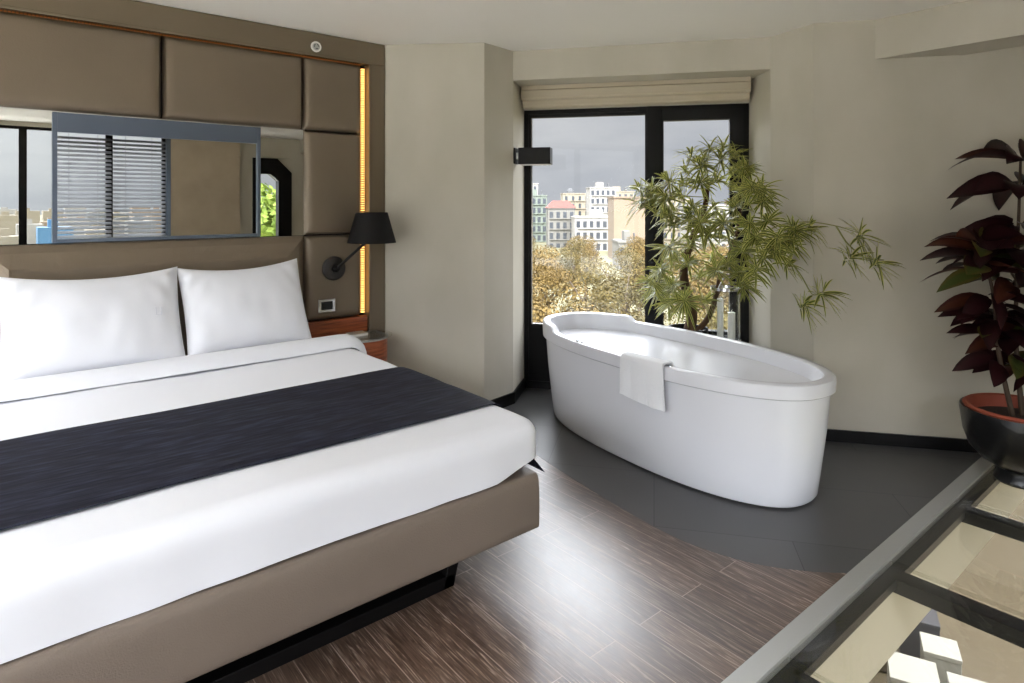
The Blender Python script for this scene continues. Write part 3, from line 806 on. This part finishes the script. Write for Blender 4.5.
for i, (px, py, dw) in enumerate(ros):
    c = at(px, py, min(4.50+dw*.9, 3.76 if px >= 770 else 3.98 if px > 748 else 4.3 if px > 738 else 9))
    src = min(allT, key=lambda q: (q-c).length+max(0, q.z-c.z+.05)*3)
    bm, uvl = leafmesh()
    ax = (c-src); ax = (ax.normalized()*.7+Vector((0, 0, .7))).normalized()
    rosette(bm, uvl, c, ax, rnd.randint(26, 36), rnd.uniform(.125, .18)*(.85 if px > 748 else 1), rnd, .0092)
    cl = obj('leaf_cluster', bm, M['songleaf'], pl, smooth=True)
    mid = (src+c)/2+Vector((rnd.uniform(-.02, .02), rnd.uniform(-.02, .02), -.02))
    bm = bmesh.new(); tube(bm, curve([src, mid, c], 4), .0035, 5); obj('stem', bm, M['stem'], cl, smooth=True)
# long shoots reaching out along the wall
shoots = [([(752, 240, 4.3), (778, 226, 4.16), (806, 222, 3.98), (836, 226, 3.86), (862, 234, 3.76)], [(812, 226, 0, .12), (796, 228, .02, .13), (863, 234, 0, .15)]),
          ([(836, 226, 3.86), (848, 244, 3.80), (866, 258, 3.76), (884, 260, 3.70)], [(852, 256, 0, .13), (878, 262, 0, .15)]),
          ([(762, 258, 4.3), (786, 260, 4.15), (800, 274, 4.02), (812, 294, 3.95), (822, 292, 3.92)], [(790, 262, .02, .12), (824, 292, 0, .16), (806, 304, 0, .14)])]
for pts, rs in shoots:
    line = curve([at(p[0], p[1], p[2]-.16) for p in pts], 6)
    bm = bmesh.new(); tube(bm, line, [.0045-.002*i/len(line) for i in range(len(line))], 6); st = obj('shoot', bm, M['stem'], pl, smooth=True)
    for px, py, dw, L in rs:
        w = min(pts, key=lambda p: abs(p[0]-px))[2]
        c = at(px, py, w+dw-.16); bm, uvl = leafmesh()
        rosette(bm, uvl, c, Vector((.2, -.5, .5)), 26, L*1.15, rnd, .011, .35); obj('leaf_cluster', bm, M['songleaf'], st, smooth=True)

# glass lantern beside the planter
LQ = tn((.50, 4.74, 0))
ln = thing('glass_lantern', 'tall clear glass lantern with white candles beside the window planter', 'lantern', LQ)
def lat(prof, n=32, c=LQ):
    bm = bmesh.new(); lathe(bm, prof, c, n, cap0=False, cap1=False); return bm
bm = bmesh.new(); lathe(bm, [(.105, 0), (.105, .50), (.10, .52)], LQ, 32); obj('stand', bm, M['black'], ln, smooth=True, bevel=.002)
obj('glass_cylinder', lat([(.098, .525), (.10, .53), (.10, .90), (.096, .90), (.096, .53)]), M['glass'], ln, smooth=True)
obj('metal_ring', lat([(.101, .885), (.106, .885), (.106, .905), (.101, .905), (.101, .885)]), M['chrome'], ln)
obj('metal_ring', lat([(.101, .52), (.106, .52), (.106, .54), (.101, .54), (.101, .52)]), M['chrome'], ln)
for dx, dy, h, r in ((.03, -.03, .20, .026), (-.035, .02, .30, .022)):
    bm = bmesh.new(); lathe(bm, [(r, .521), (r, .521+h), (r*.8, .525+h), (.004, .523+h), (.003, .54+h)], LQ+Vector((dx, dy, 0)), 20); obj('candle', bm, M['white'], ln, smooth=True)
bm = bmesh.new(); tube(bm, curve([LQ+Vector((-.105, 0, .89)), LQ+Vector((-.07, -.05, 1.0)), LQ+Vector((.07, -.05, 1.0)), LQ+Vector((.105, 0, .89))], 8), .004, 6); obj('handle', bm, M['chrome'], ln, smooth=True)

# ------------------------------------------------------------------ dark foliage plant on the glass floor
QB = at(1022, 487, 3.40); QB.z = 0.0
rp = thing('potted_plant', 'dark red leaved plant in a black glazed pot on the glass floor', 'potted plant', QB)
bm = bmesh.new()
lathe(bm, [(r_*.97, z_*.87) for r_, z_ in [(.125, .0), (.13, .012), (.115, .05), (.12, .085), (.19, .13), (.245, .20), (.272, .29), (.282, .38), (.288, .43), (.285, .445), (.268, .44), (.262, .41), (.25, .36)]], QB, 56)
obj('pot', bm, M['pot'], rp, smooth=True)
bm = bmesh.new(); lathe(bm, [(.252, .367), (.264, .394), (.252, .404), (.236, .398), (.228, .33), (.212, .31)], QB, 56, cap0=False); obj('inner_pot', bm, M['terracotta'], rp, smooth=True)
bm = bmesh.new(); lathe(bm, [(.226, .335), (.12, .35), (.01, .355)], QB, 32); obj('soil', bm, M['soil'], rp)
r2 = random.Random(5)
stems = [curve([QB+Vector((.01, .0, .34)), QB+Vector((.02, .03, .75)), QB+Vector((.0, .02, 1.2)), QB+Vector((.02, .01, 1.74))], 8),
         curve([QB+Vector((-.04, .03, .34)), QB+Vector((-.10, .08, .70)), QB+Vector((-.12, .10, 1.02)), QB+Vector((-.19, .14, 1.26))], 8),
         curve([QB+Vector((.05, -.05, .34)), QB+Vector((.14, -.10, .70)), QB+Vector((.18, -.12, 1.0)), QB+Vector((.24, -.16, 1.25))], 8)]
for s_ in stems:
    bm = bmesh.new(); tube(bm, s_, [.014-.008*i/len(s_) for i in range(len(s_))], 8); obj('stem', bm, M['stemdark'], rp, smooth=True)
LM = {k: leafmesh() for k in ('burgundy', 'olive', 'russet')}
def broad(c, az, el, L, W, key, droop=.35):
    d = Vector((math.cos(az)*math.cos(el), math.sin(az)*math.cos(el), math.sin(el)))
    bm, uvl = LM[key]; leaf(bm, uvl, c+d*.03, d, Vector((r2.uniform(-1, .5), r2.uniform(-1, .3), .75)), L, W, droop, 7, .12, 'broad')
# whorls: (stem, fraction, count, length, width, elevation, keys)
wh = [(1, .93, 8, .25, .05, .2, ('burgundy', 'olive', 'burgundy')), (1, .57, 8, .22, .045, .0, ('burgundy',)), (0, .72, 8, .28, .055, .0, ('burgundy', 'burgundy', 'olive')), (0, .36, 7, .24, .045, .1, ('burgundy', 'russet')),
      (0, 1.0, 9, .30, .058, .35, ('burgundy', 'burgundy', 'russet')), (0, .92, 9, .34, .062, .05, ('burgundy',)), (0, .82, 8, .33, .058, -.15, ('burgundy',)),
      (0, .62, 7, .26, .05, .1, ('olive', 'russet', 'burgundy')), (0, .45, 7, .24, .045, .0, ('burgundy', 'burgundy', 'russet')), (0, .28, 6, .20, .04, -.1, ('burgundy', 'olive')),
      (1, 1.0, 10, .24, .044, .35, ('russet', 'olive', 'burgundy', 'russet')), (1, .86, 9, .25, .044, .0, ('burgundy', 'russet', 'olive')), (1, .66, 8, .22, .042, -.15, ('burgundy', 'burgundy', 'russet')),
      (1, .48, 8, .20, .038, -.1, ('burgundy', 'burgundy', 'olive')), (1, .30, 6, .17, .036, -.3, ('burgundy',)),
      (2, 1.0, 9, .26, .05, .3, ('olive', 'burgundy')), (2, .8, 8, .25, .046, .0, ('burgundy', 'russet')), (2, .55, 7, .22, .042, -.1, ('burgundy',)), (2, .3, 6, .2, .04, -.2, ('burgundy', 'olive'))]
for s_, f, n, L, W, el, keys in wh:
    c = stems[s_][min(len(stems[s_])-1, int(f*(len(stems[s_])-1)))]
    off = r2.uniform(0, 6)
    for k in range(n):
        broad(c+Vector((0, 0, r2.uniform(-.03, .03))), off+2*PI*k/n+r2.uniform(-.2, .2), el+.1+r2.uniform(-.2, .2), L*r2.uniform(.85, 1.15), W*1.3*r2.uniform(.85, 1.1), keys[k % len(keys)], r2.uniform(.25, .55))
for k, (bm, uvl) in LM.items():
    f = obj('foliage', bm, M[k], rp, smooth=True); f['label'] = {'burgundy': 'dark burgundy leaves', 'olive': 'olive green leaves', 'russet': 'russet brown leaves'}[k]

# ------------------------------------------------------------------ lower room seen through the glass
cubes = [('white', (6.10, 1.97), .36, 'large white cube stool on the floor below the glass'), ('white', (6.62, 1.92), .28, 'smaller white cube stool beyond the large one below the glass'),
         ('white', (6.22, 1.58), .30, 'white cube stool nearest the glass beam on the floor below'), ('dark', (7.0, 2.22), .32, 'dark grey cube stool farthest away below the glass'),
         ('brown', (6.52, 2.46), .26, 'brown cube stool between the white and grey ones below the glass')]
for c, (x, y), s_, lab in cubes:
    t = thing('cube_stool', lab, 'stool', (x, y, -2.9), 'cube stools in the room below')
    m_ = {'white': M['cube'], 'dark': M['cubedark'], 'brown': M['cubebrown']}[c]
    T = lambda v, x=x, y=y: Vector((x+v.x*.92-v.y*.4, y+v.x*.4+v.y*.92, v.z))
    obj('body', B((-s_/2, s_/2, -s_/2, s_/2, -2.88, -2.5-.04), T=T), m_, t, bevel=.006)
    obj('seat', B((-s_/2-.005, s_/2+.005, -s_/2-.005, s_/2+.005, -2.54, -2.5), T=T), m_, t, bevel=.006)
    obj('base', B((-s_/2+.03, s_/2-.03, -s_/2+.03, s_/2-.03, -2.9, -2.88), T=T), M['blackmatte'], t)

# ------------------------------------------------------------------ rear and left of the room (seen in the mirrors)
RY = -2.8
struct('wall_rear', B((3.2, 5.4, RY-.15, RY, 2.30, H), (4.10, 5.4, RY-.15, RY, -.1, 2.30), (3.2, 3.42, RY-.15, RY, -.1, 2.30)), M['plaster'])
struct('wall_rear_header', B((-2.5, 3.2, RY-.15, RY, 2.585, H)), M['plaster'])
def glazed(name, T, a, b, mull, zt=2.585):
    w = thing(name, None, None, T(Vector((0, 0, 0))), kind='structure')
    obj('window_frame', B((a, b, 0, .08, 0, .06), (a, b, 0, .08, zt-.04, zt), (a, a+.05, 0, .08, .06, zt-.04), (b-.05, b, 0, .08, .06, zt-.04), T=T), M['black'], w)
    for m_ in mull: obj('mullion', B((m_-.045, m_+.045, 0, .08, .06, zt-.04), T=T), M['black'], w)
    e = [a]+list(mull)+[b]
    for p, q in zip(e, e[1:]): obj('pane', B((p+.045, q-.045, .035, .045, .06, zt-.04), T=T), M['glass'], w)
TR = lambda v: Vector((v.x, RY-v.y, v.z))
glazed('window_2', TR, -.5, 2.10, (.33, 1.35))
struct('wall_rear_left', B((-2.5, -.5, RY-.15, RY, -.1, 2.585)), M['plaster'])  # unseen wall, made solid here to cut daylight from the rear
TL = lambda v: Vector((-2.3-v.y, v.x, v.z))
glazed('window_3', TL, -1.4, 4.1, (.0, 1.4, 2.8))
struct('wall_left_rear', B((-2.5, -2.3, -2.8, -1.4, -.1, 2.585)), M['plaster'])  # unseen, closes the rear of the left glazing to trim its daylight
struct('wall_left', B((-2.5, -2.3, 4.1, 4.17, 0, H)), M['plaster'])
struct('wall_left_header', B((-2.5, -2.3, -2.8, 4.1, 2.585, H)), M['plaster'])
struct('wall_partition', B((2.16, 3.2, RY-.1, RY+.06, 0, 2.585)), M['curtain'])
tag(obj('window_pillar', B((2.10, 2.16, RY-.1, RY+.07, 0, 2.585)), M['blue_grey']), kind='structure')
bm = bmesh.new(); loft(bm, [[(3.84, y, 2.29), (4.10, y, 2.30), (4.10, y, 2.05)] for y in (RY, RY-.12)], True, True, True); struct('wall_rear_corner', bm, M['plaster'])
# venetian blind over part of the rear glass
vb = thing('venetian_blind', 'grey venetian blind over the rear window, seen in the framed mirror', 'blind', (1.4, RY+.06, 2.55))
obj('head_rail', B((.66, 2.09, RY+.03, RY+.09, 2.53, 2.58)), M['slat'], vb)
bm = bmesh.new(); z = .16
while z < 2.5:
    for a, b in ((.66, 1.37), (1.39, 2.09)):
        vs = [bm.verts.new(p) for p in ((a, RY+.035, z+.019), (b, RY+.035, z+.019), (b, RY+.08, z-.019), (a, RY+.08, z-.019))]
        bm.faces.new(vs)
    z += .062
o = obj('slats', bm, M['slat'], vb); s_ = o.modifiers.new('solid', 'SOLIDIFY'); s_.thickness = .003
obj('bottom_rail', B((.66, 2.09, RY+.04, RY+.08, .10, .13)), M['slat'], vb)
bm = bmesh.new()
for x in (.85, 1.2, 1.55, 1.9): tube(bm, [(x, RY+.06, .11), (x, RY+.06, 2.55)], .003, 5)
obj('ladder_cord', bm, M['slat'], vb)
# black cornered window in the rear wall
w4 = thing('window_4', None, None, (3.75, RY, 0), kind='structure')
bm = bmesh.new()
out = [(3.42, 0), (3.42, 2.29), (3.84, 2.29), (4.09, 2.05), (4.09, 0)]; inn = [(3.50, .06), (3.50, 2.02), (3.72, 2.02), (3.86, 1.90), (3.86, .06)]
R1 = loft(bm, [[(x, RY+.03, z) for x, z in inn], [(x, RY+.03, z) for x, z in out], [(x, RY-.12, z) for x, z in out], [(x, RY-.12, z) for x, z in inn], [(x, RY+.03, z) for x, z in inn]])
bmesh.ops.remove_doubles(bm, verts=bm.verts, dist=1e-5)
obj('window_frame', bm, M['black'], w4)
obj('pane', B((3.50, 3.86, RY-.06, RY-.05, .06, 2.02)), M['glass'], w4)

# ------------------------------------------------------------------ outside
struct('floor_bounce', B((-8, 5.4, -7.2, RY-.16, -.3, -.06), (-8, -2.52, RY-.16, 6, -.3, -.06)), M['bounce'])  # unseen pale deck added to bounce daylight up to the ceiling
GZ = -11.
struct('ground', B((-900, 900, -900, 900, GZ-.5, GZ)), M['ground'])
def crown_mesh(seed, nb, nl, R, Hh, ls):
    r = random.Random(seed); bm = bmesh.new()
    blobs = []
    for i in range(nb):
        a = r.uniform(0, 2*PI); q = R*math.sqrt(r.random())*.8; z = r.uniform(-.45, .5)*Hh*(1-.5*q/R)
        blobs.append((Vector((q*math.cos(a), q*math.sin(a), z)), r.uniform(.28, .42)*R))
    for i in range(nl):
        c, br = r.choice(blobs)
        d = Vector((r.gauss(0, 1), r.gauss(0, 1), r.gauss(0, 1))).normalized()
        p = c+d*br*r.uniform(.75, 1.05); p.z = c.z+(p.z-c.z)*.75
        n = (d+Vector((r.gauss(0, .5), r.gauss(0, .5), r.gauss(0, .5)+.3))).normalized()
        s = n.orthogonal().normalized(); s.rotate(Matrix.Rotation(r.uniform(0, 6.28), 3, n)); t = n.cross(s)
        k = ls*r.uniform(.6, 1.3)
        bm.faces.new([bm.verts.new(p+s*k), bm.verts.new(p+t*k*.6), bm.verts.new(p-s*k), bm.verts.new(p-t*k*.6)])
    return bm
def trunk_mesh(hh, seed):
    r = random.Random(seed); bm = bmesh.new()
    tube(bm, [(0, 0, -hh), (.1, .05, -hh*.5), (0, 0, 0)], [.28, .22, .12], 8)
    for k in range(7):
        a = k*.9; e = Vector((math.cos(a)*2.2, math.sin(a)*2.2, r.uniform(-.2, 1.4)))
        tube(bm, [(0, 0, -2.2+k*.2), e*.5+Vector((0, 0, -.9)), e], [.10, .07, .03], 5)
    return bm
protos = []
for i, (mt, sd_) in enumerate(((M['autumn'], 3), (M['autumn2'], 8), (M['autumn'], 15))):
    root = thing('park_tree', 'tree', 'tree', (0, 0, 0), 'autumn trees in the park below the window')
    obj('crown', crown_mesh(sd_, 24, 14000, 2.9, 4.4, .07), mt, root); obj('trunk', trunk_mesh(10.2, sd_), M['trunk'], root)
    protos.append(root)
TLs = [(545, 296, 15, 0), (688, 300, 14.5, 0), (820, 300, 16, 0), (500, 272, 25, 0), (618, 270, 24, 0), (735, 270, 25, 0), (540, 255, 35, 0), (628, 252, 36, 0), (718, 254, 35, 0),
       (500, 246, 48, 0), (574, 244, 47, 0), (650, 246, 48, 0), (728, 246, 47, 0), (530, 240, 64, 0), (585, 239, 66, 0), (640, 240, 65, 0), (695, 240, 66, 0), (750, 240, 65, 0)]
where = ['first', 'second', 'third', 'fourth', 'fifth', 'sixth', 'seventh', 'eighth', 'ninth']
rt_ = random.Random(21)
rows = {'nearest the window': [0, 1, 2], 'in the second row beyond the window': [3, 4, 5], 'in the third row of the park': [6, 7, 8], 'in the fourth row of the park': [9, 10, 11, 12], 'in the row in front of the far houses': [13, 14, 15, 16, 17]}
lab = {}
for rn, ids in rows.items():
    for j, k in enumerate(ids): lab[k] = 'autumn tree %s, %s from the left' % (rn, where[j])
for k, (px, py, w, _) in enumerate(TLs):
    o = protos[k] if k < 3 else copy_tree(protos[k % 3])
    p = at(px, py, w); o.location = (p.x, p.y, min(p.z, -.8)-1.6); o.rotation_euler.z = rt_.uniform(0, 6.28)
    s_ = .84 if w > 20 else .7
    o.scale = (s_, s_, s_)
    o['label'] = lab[k]
for i, (x, y, z) in enumerate(((7.05, -11.5, 1.5), (10.6, -16, -.6), (10.8, -10.5, .2))):
    o = thing('park_tree', ['sunlit green tree outside the black cornered rear window', 'green tree standing farther back behind the cornered rear window', 'green tree right of the cornered rear window'][i], 'tree', (0, 0, 0), 'green trees behind the room')
    obj('crown', crown_mesh(40+i, 22, 8000, 2.7, 4.6, .12), M['green'], o); obj('trunk', trunk_mesh(z-GZ, i), M['trunk'], o); o.location = (x, y, z)

def building(px0, px1, ytop, w, depth, m_, label, rows_=5, cols=4, roof=None, group='apartment houses across the park', blank=False):
    a, b = at(px0, ytop, w), at(px1, ytop, w)
    d = (b-a); d.z = 0; Wd = d.length; d.normalize(); nn = Vector((-d.y, d.x, 0))
    if nn.dot(Vector((WX, WY, 0))) < 0: nn = -nn
    zt = a.z
    root = thing('apartment_house', label, 'house', (a.x, a.y, GZ), group)
    T = lambda v: Vector((a.x, a.y, 0))+d*v.x+nn*v.y+Vector((0, 0, v.z))
    obj('walls', B((0, Wd, 0, depth, GZ, zt), T=T), m_, root)
    obj('cornice', B((-.2, Wd+.2, -.25, depth, zt, zt+.35), T=T), m_, root)
    if roof == 'hip':
        bm = bmesh.new(); hh = 2.4
        vs = [bm.verts.new(T(Vector(p))) for p in ((-.4, -.4, zt+.3), (Wd+.4, -.4, zt+.3), (Wd+.4, depth+.4, zt+.3), (-.4, depth+.4, zt+.3), (Wd*.2, depth*.5, zt+hh), (Wd*.8, depth*.5, zt+hh))]
        for f in ((0, 1, 5, 4), (1, 2, 5), (2, 3, 4, 5), (3, 0, 4), (0, 3, 2, 1)): bm.faces.new([vs[i] for i in f])
        obj('roof', bm, M['roofred'], root)
    elif roof == 'box':
        obj('stair_tower', B((Wd*.3, Wd*.55, depth*.2, depth*.6, zt+.3, zt+2.2), T=T), m_, root)
        obj('chimney', B((Wd*.75, Wd*.8, depth*.3, depth*.4, zt+.3, zt+1.8), T=T), M['roofgrey'], root)
    elif roof == 'dome':
        bm = bmesh.new(); c = T(Vector((Wd*.3, depth*.4, zt+.3))); lathe(bm, [(1.6, 0), (1.5, .9), (1.0, 1.7), (.2, 2.1)], c, 20); obj('dome', bm, M['roofgrey'], root)
    if not blank:
        src = None; st = 3.0
        for r in range(rows_):
            zc = zt-1.7-r*st
            for c in range(cols):
                xc = Wd*(c+.5)/cols; ww = min(1.1, Wd/cols*.5)
                p = T(Vector((xc, -.02, zc)))
                if src is None:
                    src = obj('window', B((-.5, .5, -.04, .1, -.85, .85), T=lambda v: d*v.x+nn*v.y+Vector((0, 0, v.z))), M['pane'], root); q = src
                else:
                    q = src.copy(); COL.objects.link(q); q.parent = root
                q.matrix_parent_inverse = Matrix.Identity(4); q.location = p-root.location; q.scale = (1, 1, 1)
        bm = bmesh.new()
        for r in range(rows_): box(bm, Wd*.05, Wd*.95, -.5, 0, zt-2.9-r*st, zt-2.7-r*st, T=T)
        obj('balcony_ledge', bm, m_, root)
bl = [(526, 547, 196, 205, 10, 'wgreen', 'grey green house at the left edge of the window view', 6, 4, 'box', False),
      (520, 538, 184, 235, 10, 'wwhite', 'tall pale house behind the grey green house', 5, 3, None, False),
      (548, 575, 209, 180, 9, 'wgrey', 'grey house with the red tiled roof', 5, 4, 'hip', False),
      (575, 628, 218, 168, 10, 'wwhite', 'broad white house right of the red roofed house', 4, 8, 'box', False),
      (563, 590, 194, 250, 12, 'wcream', 'cream house with a dark dome behind the red roof', 5, 4, 'dome', False),
      (590, 616, 188, 225, 12, 'wwhite', 'white block standing above the broad white house', 5, 5, 'box', False),
      (606, 634, 192, 245, 12, 'wcream', 'cream block behind the blank tan wall', 5, 5, 'box', False),
      (614, 647, 198, 140, 9, 'wtan', 'tan house with a blank side wall', 4, 4, None, True),
      (619, 642, 243, 120, 8, 'wgrey', 'low grey house in front of the blank tan wall', 2, 3, 'box', False),
      (648, 690, 200, 190, 10, 'wcream', 'cream house behind the window plant, left one', 6, 6, 'box', False),
      (690, 735, 206, 165, 10, 'wwhite', 'white house behind the window plant, right one', 5, 6, None, False),
      (735, 790, 202, 200, 10, 'wtan', 'tan house beyond the right edge of the window', 5, 6, 'box', False),
      (470, 524, 200, 200, 10, 'wcream', 'cream house beyond the left edge of the window', 5, 6, 'box', False)]
for px0, px1, yt, w, dp, m_, lb_, r_, c_, rf, bk in bl: building(px0, px1, yt, w, dp, M[m_], lb_, r_, c_, rf, blank=bk)
# the low town behind the room, seen only in the mirrors
rc = random.Random(9)
pm = {}
for i in range(70):
    row = i//10; Y = -150-row*75+rc.uniform(-15, 15); X = (8.3-Y)*(-.035+.048*(i % 10)+(row % 2)*.022)+rc.uniform(-.4, .4)
    s_ = rc.uniform(4.2, 6.0)+row*1.3; zt = rc.uniform(-6.5, -2.0)+row*.3
    k = rc.choice(['wwhite', 'wcream', 'wgrey', 'wtan', 'wcream'])
    if i == 2: s_, zt, k = 5.6, -3.0, 'wblue'
    bm = B((X-s_/2, X+s_/2, Y-s_/2, Y+s_/2, GZ, zt), (X-s_*.2, X+s_*.1, Y-s_*.2, Y+s_*.1, zt, zt+1.5))
    o = obj('town_house', bm, M[k]); tag(o, 'blue clad house of the town seen in the left end of the mirror' if i == 2 else 'small town house reflected far off along the horizon of the mirror', 'house', 'town houses behind the room')

# ------------------------------------------------------------------ light
w = bpy.data.worlds.new('overcast'); S.world = w; w.use_nodes = True
nt = w.node_tree; L = nt.links.new; N = nt.nodes.new
bg = nt.nodes['Background']
tc = N('ShaderNodeTexCoord'); mp = N('ShaderNodeMapping'); mp.inputs['Scale'].default_value = (1, 1, 3.2); L(tc.outputs['Generated'], mp.inputs['Vector'])
n1 = N('ShaderNodeTexNoise'); n1.inputs['Scale'].default_value = 3.1; n1.inputs['Detail'].default_value = 7; n1.inputs['Roughness'].default_value = .55; L(mp.outputs[0], n1.inputs['Vector'])
r = N('ShaderNodeValToRGB'); e = r.color_ramp.elements
e[0].position = .32; e[0].color = (*lin((168, 171, 180)), 1); e[1].position = .68; e[1].color = (*lin((196, 197, 201)), 1); L(n1.outputs[0], r.inputs[0])
# sky strength raised behind the room, mostly above the mirrors' view, to light it
def math_(op, a, b):
    q = N('ShaderNodeMath'); q.operation = op
    for k, v in enumerate((a, b)):
        if isinstance(v, (int, float)): q.inputs[k].default_value = v
        else: L(v, q.inputs[k])
    return q.outputs[0]
def lobe(d, a, b):
    q = N('ShaderNodeVectorMath'); q.operation = 'DOT_PRODUCT'; q.inputs[1].default_value = Vector(d).normalized(); L(tc.outputs['Generated'], q.inputs[0])
    return smooth(q.outputs['Value'], a, b)
def smooth(v, a, b):
    q = N('ShaderNodeMapRange'); q.interpolation_type = 'SMOOTHSTEP'; q.inputs['From Min'].default_value = a; q.inputs['From Max'].default_value = b
    L(v, q.inputs['Value']); return q.outputs[0]
sz = N('ShaderNodeSeparateXYZ'); L(tc.outputs['Generated'], sz.inputs[0])
rear = lobe((-.62, -.62, .48), .40, .95)
aloft = smooth(sz.outputs[2], .08, .55)          # holds the raised rear strength down near the horizon
front = lobe((.647*.86, .763*.86, .50), .925, .985)   # bright patch added above the view for the floor highlight
side = math_('SUBTRACT', 1.0, lobe((.794, .614, .02), .80, .93))    # sky brightened outside the view to light the window jambs
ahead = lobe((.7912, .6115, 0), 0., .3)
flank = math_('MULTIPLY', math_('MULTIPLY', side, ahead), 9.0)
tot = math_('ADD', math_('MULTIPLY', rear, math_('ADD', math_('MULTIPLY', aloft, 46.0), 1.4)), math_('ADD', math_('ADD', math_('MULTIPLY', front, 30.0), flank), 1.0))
class ad: outputs = [tot]
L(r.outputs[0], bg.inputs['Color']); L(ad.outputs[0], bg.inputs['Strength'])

def area(name, loc, rot, sx, sy, e_, col=(1, 1, 1)):
    l = bpy.data.lights.new(name, 'AREA'); l.shape = 'RECTANGLE'; l.size = sx; l.size_y = sy; l.energy = e_; l.color = col
    o = bpy.data.objects.new(name, l); COL.objects.link(o); o.location = loc; o.rotation_euler = rot; return o
def portal(loc, rot, sx, sy):
    o = area('daylight_portal', loc, rot, sx, sy, 1); o.data.cycles.is_portal = True
portal((.8, RY-.2, 1.3), (PI/2, 0, 0), 2.6, 2.5)
portal((-2.52, 1.35, 1.3), (PI/2, 0, -PI/2), 5.5, 2.5)
c = tn((-.17, 5.14, 1.35)); portal(c, (PI/2, 0, PI/2+math.atan2(CA, SA)), 1.7, 1.9)
# unseen area lights added to brighten the room below the glass
for x, y in ((3.0, -.8), (6.5, 1.2)):
    area('fill_below', (x, y, -.6), (0, 0, 0), .8, .8, 42, (1, .95, .88))

# ------------------------------------------------------------------ camera
cam = bpy.data.cameras.new('camera'); co = bpy.data.objects.new('camera', cam); COL.objects.link(co); S.camera = co
cam.sensor_width = 36; cam.lens = F/1024*36; cam.shift_y = -(341.5-HY)/1024; cam.clip_end = 2000; cam.clip_start = .02
co.location = (0, 0, EYE); co.rotation_euler = (PI/2, 0, -math.atan2(WX, WY))

S.view_settings.view_transform = 'Standard'; S.view_settings.look = 'None'; S.view_settings.gamma = 1; S.view_settings.exposure = 0.2
S.view_settings.use_curve_mapping = False
S.cycles.use_denoising = True
S.cycles.max_bounces = 14; S.cycles.diffuse_bounces = 8; S.cycles.transparent_max_bounces = 24; S.cycles.glossy_bounces = 6
S.cycles.sample_clamp_indirect = 8
